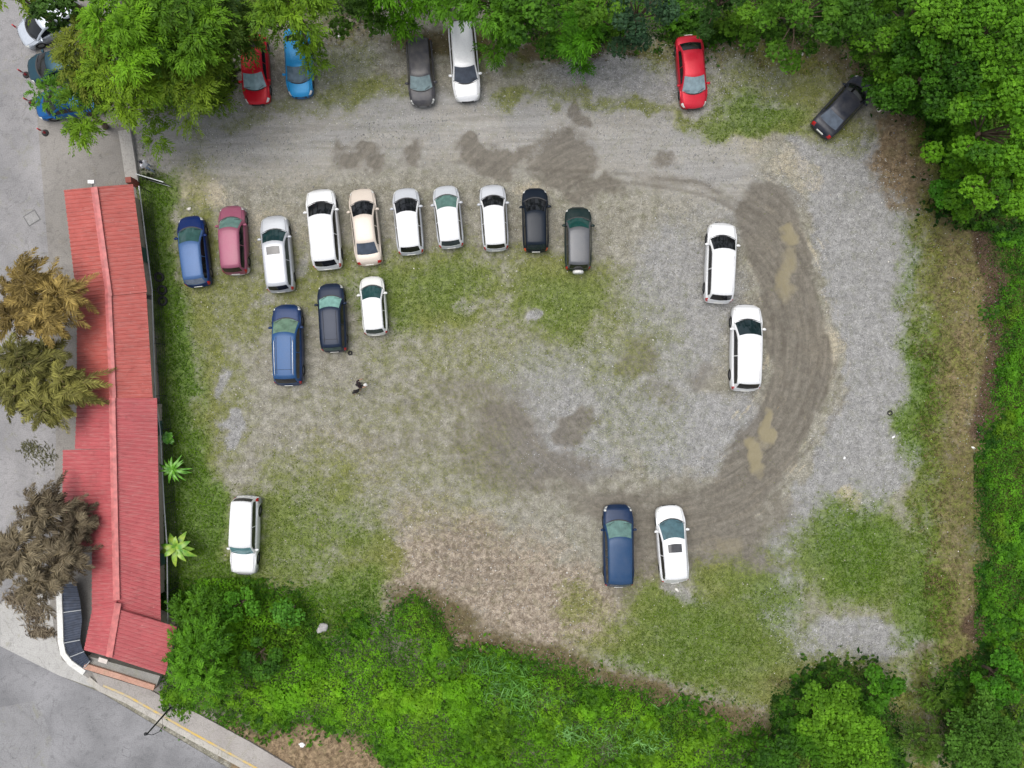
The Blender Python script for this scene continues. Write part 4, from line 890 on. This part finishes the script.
strap_plant('banana_plant', 'banana plant with broad yellowish leaves near the white four by four', 176, 548, 1.7, 11, 1.25, .38, (.08,.24,.02), (.30,.42,.05), 8, (.1, .9))
r_ = random.Random(2); q = G(167.5, 438, .9); root = empty('round_leaf_plant', (q.x, q.y, 0), 0, 'small round leaved plant above the spiky one by the fence', 'plant')
MB().tube([(0,0,0), (0,0,.8)], [.05,.03], 6).build('stem', M['bark'], root); mt = plant_leafmat((.06,.22,.02), (.16,.40,.05))
for i in range(11):
    b = MB(); strapleaf((0,0,.6+.3*r_.random()), i*2.4, .48, .36, .3+.5*r_.random(), None, b, .3, 5); b.build('leaf', mt, root, True)

# undergrowth masses (ground cover): leaves over an uneven height field
def scatter_poly(poly, dens, rg_):
    us = [p[0] for p in poly]; vs = [p[1] for p in poly]; a, b_, c, d = max(min(us), -40), min(max(us), 1064), max(min(vs), -40), min(max(vs), 808)
    n = int((b_-a)*(d-c)/256*dens); U = rg_.uniform(a, b_, n); V = rg_.uniform(c, d, n)
    dd = poly_d(U+(fbm(U, V, 34, 5, 71)-.5)*40, V+(fbm(U, V, 34, 5, 72)-.5)*34, poly); k = (dd > -2)|(rg_.random(n) < np.exp(np.minimum(dd+2, 0)/5.0)*.8); return U[k], V[k], dd[k]
def undergrowth(name, label, poly, dens, ln, wd, hmax, dark, light, light2, seed, blades=False):
    rg_ = np.random.default_rng(seed); U, V, dd = scatter_poly(poly, dens, rg_)
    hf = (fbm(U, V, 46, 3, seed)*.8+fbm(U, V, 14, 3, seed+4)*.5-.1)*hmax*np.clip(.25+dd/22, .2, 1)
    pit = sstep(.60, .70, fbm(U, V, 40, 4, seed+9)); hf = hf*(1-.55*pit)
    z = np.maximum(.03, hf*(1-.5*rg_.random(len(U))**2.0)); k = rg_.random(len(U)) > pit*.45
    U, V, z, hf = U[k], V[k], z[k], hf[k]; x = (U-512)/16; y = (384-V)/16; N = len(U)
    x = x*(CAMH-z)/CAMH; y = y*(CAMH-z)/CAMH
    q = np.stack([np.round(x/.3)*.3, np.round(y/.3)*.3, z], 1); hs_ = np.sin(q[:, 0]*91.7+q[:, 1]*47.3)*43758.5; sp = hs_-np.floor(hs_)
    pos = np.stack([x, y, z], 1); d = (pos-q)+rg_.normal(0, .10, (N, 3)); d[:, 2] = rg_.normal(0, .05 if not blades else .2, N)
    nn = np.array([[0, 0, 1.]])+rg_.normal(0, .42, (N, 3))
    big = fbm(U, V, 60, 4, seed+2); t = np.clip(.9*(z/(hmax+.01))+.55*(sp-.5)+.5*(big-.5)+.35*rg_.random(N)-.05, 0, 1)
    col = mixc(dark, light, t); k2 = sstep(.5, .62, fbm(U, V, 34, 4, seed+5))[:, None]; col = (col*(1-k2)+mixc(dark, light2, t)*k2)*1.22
    sc_ = (.6+.6*rg_.random(N))*(.75+1.0*sstep(.45, .68, fbm(U, V, 26, 3, seed+7)))
    mo = fbm(U, V, 18, 4, seed+8); col = col*(.74+.52*mo)[:, None]
    o = leaves(name, pos, d, nn, ln*sc_, wd*sc_, col); tag(o, label, kind='stuff'); return o
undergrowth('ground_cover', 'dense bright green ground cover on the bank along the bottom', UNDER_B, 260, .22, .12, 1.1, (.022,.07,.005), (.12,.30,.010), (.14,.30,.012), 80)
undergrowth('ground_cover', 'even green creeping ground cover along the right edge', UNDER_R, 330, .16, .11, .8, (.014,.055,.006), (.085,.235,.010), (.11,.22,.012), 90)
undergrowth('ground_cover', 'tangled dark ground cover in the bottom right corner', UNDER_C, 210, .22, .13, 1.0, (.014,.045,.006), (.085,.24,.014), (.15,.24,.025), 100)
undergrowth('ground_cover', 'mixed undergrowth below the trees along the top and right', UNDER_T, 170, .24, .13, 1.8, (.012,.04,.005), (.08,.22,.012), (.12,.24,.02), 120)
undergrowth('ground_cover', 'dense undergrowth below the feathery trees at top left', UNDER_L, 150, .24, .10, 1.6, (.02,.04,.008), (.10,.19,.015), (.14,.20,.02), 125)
undergrowth('tall_grass', 'pale green tall grass blades on the bottom bank', [(430,655),(460,648),(530,668),(600,700),(700,735),(690,775),(560,745),(480,700)], 45, .55, .05, 1.25, (.06,.16,.03), (.20,.40,.12), (.16,.36,.07), 110, True)

# grass tufts and weeds over the lot, driven by the same patches as the soil
rg_ = np.random.default_rng(200); n = 420000; U = rg_.uniform(-30, 1054, n); V = rg_.uniform(-30, 798, n)
zn = zones(U, V); nfine = fbm(U, V, 3.2, 2, 130); nmid = fbm(U, V, 9, 3, 131)
p_ = np.clip(zn['grass']*(1-.75*zn['mud'])*1.0+(nfine-.5)*.9+(nmid-.5)*.9-.33, 0, 1)
p_ *= (1-sstep(-4, 2, poly_d(U, V, YARD)))*(1-sstep(-4, 2, poly_d(U, V, ROAD)))*(1-sstep(-3, 1, poly_d(U, V, PAVE)))*(1-zn['pud'])
k = rg_.random(n) < p_*1.1; U, V = U[k], V[k]; L_ = zn['lush'][k]; S_ = zn['straw'][k]; N = len(U)
h = (.03+.13*L_+.14*S_)*(.6+.8*rg_.random(N)); pos = np.stack([(U-512)/16, (384-V)/16, h*.5+.01], 1)
d = rg_.normal(0, 1, (N, 3)); d[:, 2] = np.abs(d[:, 2])*.6+.1; nn = np.array([[0, 0, 1.]])+rg_.normal(0, .3, (N, 3))
t = np.clip(fbm(U, V, 20, 4, 140)*.9+.5*rg_.random(N)-.2, 0, 1)
col = mixc((.08,.105,.014), (.205,.235,.045), t)*(1-L_[:, None])+mixc((.038,.095,.004), (.13,.245,.012), t)*L_[:, None]
kk = (S_*(.3+.7*rg_.random(N)) > .42)[:, None]; col = col*(1-.5*np.clip(S_, 0, 1))[:, None]; col = np.where(kk, mixc((.07,.055,.025), (.22,.17,.08), t), col)
tag(leaves('grass', pos, d, nn, .10+.10*L_+.12*S_, .035+.02*L_, col), 'worn short grass and weeds scattered over the lot', kind='stuff')
# dry stalks on the verges and straw bank
n = 260000; U = rg_.uniform(-30, 1054, n); V = rg_.uniform(-30, 798, n); zn = zones(U, V)
p_ = np.clip(np.maximum(zn['straw']*.9+(fbm(U, V, 7, 3, 150)-.5)*1.2-.35, zn['purple']-.3), 0, 1)*(1-sstep(-4, 2, poly_d(U, V, YARD)))*(1-sstep(-3, 1, poly_d(U, V, PAVE)))*(1-sstep(-3, 1, poly_d(U, V, ROAD)))
k = rg_.random(n) < p_*.5; U, V = U[k], V[k]; N = len(U); pu = zn['purple'][k][:, None]
pos = np.stack([(U-512)/16, (384-V)/16, .05+.12*rg_.random(N)], 1); d = rg_.normal(0, 1, (N, 3)); d[:, 2] *= .3
t = rg_.random(N); col = mixc((.05,.035,.02), (.36,.27,.15), t**1.4)*(1-pu)+mixc((.035,.018,.015), (.17,.10,.09), t)*pu
tag(leaves('dry_grass', pos, d, np.array([[0, 0, 1.]])+rg_.normal(0, .3, (N, 3)), .30, .028, col), 'dry straw coloured stalks along the verge and bank', kind='stuff')

# fallen dry fronds under the palms
def litterpatch(name, label, blobs, n, c1, c2, ln, wd, seed, zr_=.12):
    rg_ = np.random.default_rng(seed); U, V = [], []
    for cx, cy, rx, ry in blobs:
        U.append(rg_.normal(cx, rx*.5, n//len(blobs))); V.append(rg_.normal(cy, ry*.5, n//len(blobs)))
    U, V = np.concatenate(U), np.concatenate(V); N = len(U); pos = np.stack([(U-512)/16, (384-V)/16, .02+zr_*rg_.random(N)], 1)
    th = rg_.normal(R(-70), .8, N) ; d = np.stack([np.cos(th), np.sin(th), rg_.normal(0, .1, N)], 1)
    tag(leaves(name, pos, d, np.array([[0, 0, 1.]])+rg_.normal(0, .25, (N, 3)), ln, wd, mixc(c1, c2, rg_.random(N))), label, kind='stuff')
litterpatch('fallen_fronds', 'dry fallen fronds on the pavement below the lowest palm', [(36,612,14,16),(42,632,12,5),(20,598,14,10)], 900, (.07,.05,.035), (.30,.25,.17), .42, .07, 5)
litterpatch('fallen_leaves', 'dark leaf scraps on the concrete between the palms', [(44,455,14,12),(30,448,10,8)], 260, (.06,.06,.03), (.18,.18,.09), .28, .05, 6, .04)

# loose stones
def stones(name, label, n, size, c1, c2, seed, keepf):
    rg_ = np.random.default_rng(seed); U = rg_.uniform(0, 1024, n*6); V = rg_.uniform(0, 768, n*6); k = keepf(U, V, rg_); U, V = U[k][:n], V[k][:n]; N = len(U)
    base = np.array([[1,0,0],[0,1,0],[-1,0,0],[0,-1,0],[0,0,.8],[0,0,-.6]], float); tri = np.array([[0,1,4],[1,2,4],[2,3,4],[3,0,4],[1,0,5],[2,1,5],[3,2,5],[0,3,5]])
    s = size*(.5+rg_.random((N, 1, 3))*1.1)*(.6+.8*rg_.random((N, 1, 1))**3); v = base[None]*s*(1+rg_.normal(0, .15, (N, 6, 3))); th = rg_.random(N)*6.28
    c, s_ = np.cos(th)[:, None], np.sin(th)[:, None]; v = np.stack([v[..., 0]*c-v[..., 1]*s_, v[..., 0]*s_+v[..., 1]*c, v[..., 2]], -1)
    v += np.stack([(U-512)/16, (384-V)/16, np.full(N, size*.25)], 1)[:, None]; f = tri[None]+(np.arange(N)*6)[:, None, None]
    me = bpy.data.meshes.new(name); fill_mesh(me, v.reshape(-1, 3), f.reshape(-1, 3), 3)
    at = me.color_attributes.new('lc', 'FLOAT_COLOR', 'POINT'); cc = np.ones((N, 6, 4), np.float32); cc[..., :3] = mixc(c1, c2, rg_.random(N))[:, None]; at.data.foreach_set('color', cc.ravel())
    m_ = leaf_mat(name+'_stone', .85, 0.0); me.materials.append(m_); tag(link(name, me), label, kind='stuff')
def onlot(U, V): return (poly_d(U, V, YARD) < -3) & (poly_d(U, V, ROAD) < -3) & (poly_d(U, V, PAVE) < -3) & (V < 700)
def kf1(U, V, r): z = zones(U, V); return onlot(U, V) & (r.random(len(U)) < np.clip(z['grey']*.9+.15-z['mud']-z['lush']-z['dark'], 0, 1))
def kf2(U, V, r): z = zones(U, V); return onlot(U, V) & (r.random(len(U)) < np.clip(.25+z['red']*.6-z['dark']-z['mud']*.4, 0, 1)*.6)
stones('gravel_stones', 'grey crushed stones spread over the gravel areas', 30000, .032, (.20,.20,.20), (.52,.52,.51), 300, kf1)
stones('pale_pebbles', 'pale pebbles and chips scattered on the bare soil', 3500, .038, (.40,.36,.30), (.70,.68,.62), 301, kf2)

# single rocks and scraps of litter
def rock(px, py, s, c, label, cat='rock', name='rock', sq=(1, 1, .5), seed=1):
    r = random.Random(seed); P = []
    for i in range(9):
        th = math.pi*i/8; P.append([Vector((s*sq[0]*math.sin(th)*math.cos(f)*(1+.25*math.sin(3*f+seed)), s*sq[1]*math.sin(th)*math.sin(f)*(1+.2*math.cos(2*f+seed)), s*sq[2]*math.cos(th)+.1*s*math.sin(5*f+seed)*math.sin(th))) for f in [2*math.pi*k/12 for k in range(13)]])
    o = MB().grid(P).build(name, plain('rock_'+str(seed), c, .85, vary=.3, scale=8), None, True); o.location = G(px, py, s*sq[2]*.5); o.rotation_euler = (0, 0, seed); tag(o, label, cat)
rock(324, 626, .34, (.33,.32,.31), 'pale grey rock on the green bank', seed=2, sq=(.8,1.1,.6)); bpy.data.objects['rock'].location.z = .55
rock(302, 745, .20, (.75,.75,.74), 'white plastic scrap on the straw bank by the pavement', 'litter', 'plastic_scrap', (1,.7,.25), 3)
rock(677, 590, .13, (.7,.68,.62), 'white scrap on the soil just behind the white crossover', 'litter', 'plastic_scrap', (.6,1,.3), 4)
rock(878, 66, .12, (.75,.74,.72), 'white scrap at the edge of the big tree above the charcoal sedan', 'litter', 'plastic_scrap', (1,.8,.3), 5)
rock(879, 110, .16, (.70,.62,.56), 'pale crumpled scrap below the charcoal sedan', 'litter', 'paper_scrap', (1,1,.4), 6)
rock(893.5, 437, .09, (.8,.8,.8), 'tiny white scrap below the rubber ring on the gravel', 'litter', 'paper_scrap', (1.2,.7,.3), 7)
rock(844.5, 458, .09, (.8,.8,.8), 'tiny white scrap on the gravel left of the rubber ring', 'litter', 'paper_scrap', (1,.8,.3), 8)
rock(973.5, 448, .11, (.8,.8,.72), 'white scrap on the dry verge by the purple strip', 'litter', 'paper_scrap', (1.3,.6,.3), 9)
rock(802, 54, .11, (.75,.74,.72), 'white scrap on the dry grass between red and charcoal sedans', 'litter', 'paper_scrap', (1,.8,.3), 10)
rock(641, 35, .11, (.8,.8,.8), 'white scrap under the dark bluish tree', 'litter', 'paper_scrap', (1,.8,.3), 11)
rock(338, 36, .12, (.7,.7,.68), 'white stone on the gravel under the top trees', 'rock', 'stone', (1,.8,.4), 12)
rock(189, 209, .14, (.6,.58,.55), 'pale stone on the grass above the dark blue hatchback', 'rock', 'stone', (1,.8,.4), 13)
rock(206, 732, .07, (.8,.8,.78), 'white speck of litter on the road near the kerb', 'litter', 'paper_scrap', (1,.8,.3), 14)

# ------------------------------------------------------------------ people
def person(label, hx, hy, rz, shirt, trousers, skin, hair, H=1.70, arms=((.24,-.02,.85),(-.24,.05,.87)), stride=.10, seed=1):
    s = H/1.70; head = G(hx, hy, H-.1); base = Vector((head.x, head.y, 0))
    root = empty('person', base+Vector((0,0,.01)), rz, label, 'person', None)
    V_, E, Rd = [], [], []
    def add(p, r, par=None):
        V_.append(Vector(p)*s); Rd.append((r*s, r*s)); i = len(V_)-1
        if par is not None: E.append((par, i))
        return i
    pel = add((0,0,.93), .14); ab = add((0,0,1.06), .125, pel); ch = add((0,0,1.27), .15, ab); nk = add((0,0,1.43), .07, ch); hb = add((.01,0,1.50), .06, nk)
    hd = add((.02,0,1.57), .095, hb); add((.015,0,1.64), .085, hd); add((.10,0,1.565), .022, hd)
    for k, sg in enumerate((1, -1)):
        st = stride*(1 if k else -1)
        hp = add((0,.09*sg,.88), .10, pel); kn = add((st*.6+.02,.10*sg,.50), .065, hp); an = add((st-.02,.10*sg,.10), .045, kn); add((st+.13,.115*sg,.035), .038, an)
        sh = add((0,.19*sg,1.37), .062, ch); ax, ay, az = (arms[k][1], arms[k][0], arms[k][2]) ; el = add((ax*.4-.02,.24*sg,1.10), .044, sh); wr = add((ax+.03, ay, az+.02), .030, el)
        pm_ = add((ax+.06, ay, az-.05), .034, wr)
        for f in range(4): a = add((ax+.035+.02*f, ay, az-.11), .0095, pm_); add((ax+.045+.02*f, ay-.012*sg, az-.15+.01*abs(f-1.5)), .008, a)
        a = add((ax+.10, ay-.02*sg, az-.07), .0095, pm_); add((ax+.115, ay-.03*sg, az-.105), .008, a)
    me = bpy.data.meshes.new('body'); me.from_pydata(V_, E, []); o = link('body', me)
    o.modifiers.new('s', 'SKIN'); sv = me.skin_vertices[0].data
    for i, r in enumerate(Rd): sv[i].radius = r
    sv[0].use_root = True; sb = o.modifiers.new('u', 'SUBSURF'); sb.levels = 2; sb.render_levels = 2
    dg = bpy.context.evaluated_depsgraph_get(); m2 = bpy.data.meshes.new_from_object(o.evaluated_get(dg)); bpy.data.objects.remove(o)
    m2.name = 'body'
    m2.materials.clear()
    mats = [plain('skin', skin, .55), plain('shirt', shirt, .85), plain('trousers', trousers, .85), plain('shoes', (.02,.02,.02), .6)]
    for mt_ in mats: m2.materials.append(mt_)
    for p in m2.polygons:
        c = p.center/s; i = 1
        if c.z > 1.45: i = 0
        elif abs(c.y) > .20 and c.z < 1.12 or (c.z < 1.0 and abs(c.x) > .17 and c.z > .7): i = 0
        elif c.z < .09: i = 3
        elif c.z < .95: i = 2
        p.material_index = i; p.use_smooth = True
    link('body', m2, root)
    b = MB(); P = []
    for i in range(7):
        th = (math.pi*.62)*i/6; P.append([Vector((.008-.012+.108*math.sin(th)*math.cos(f), .095*math.sin(th)*math.sin(f), 1.605+.115*math.cos(th)-(.03 if math.cos(f) > .3 and i > 4 else 0)*-1))*s for f in [2*math.pi*k/14 for k in range(15)]])
    b.grid(P).build('hair', plain('hair', hair, .7, vary=.3), root, True)
    return root
person('person in a dark top standing on the grass holding a white bag', 357.2, 384.5, R(20), (.025,.012,.016), (.03,.03,.04), (.35,.2,.13), (.008,.006,.006), arms=((.26,.22,.95),(-.26,.30,1.0)), stride=.08)
person('person in black with a pale belt close beside the one holding a bag', 354.6, 391.5, R(-60), (.014,.014,.016), (.30,.27,.16), (.38,.22,.14), (.01,.008,.008), H=1.62, stride=.12)
w = person('person in a white shirt and pale blue trousers walking at the gate', 140.5, 162, R(150), (.80,.79,.85), (.30,.36,.48), (.35,.2,.13), (.015,.015,.03), stride=.2)
rock(364.5, 385, .15, (.8,.8,.78), 'white bag held by the person in the dark top', 'bag', 'carrier_bag', (.7,.9,1.1), 20); bpy.data.objects['carrier_bag'].location = G(365.3, 385, .95)
r_ = G(148, 174, .35); tree('small_bush', 'small dark weed clump between gate leaf and lane', 149, 175, .4, .35, (.008,.012,.006), (.05,.07,.02), 61, leaf=(.14,.07))
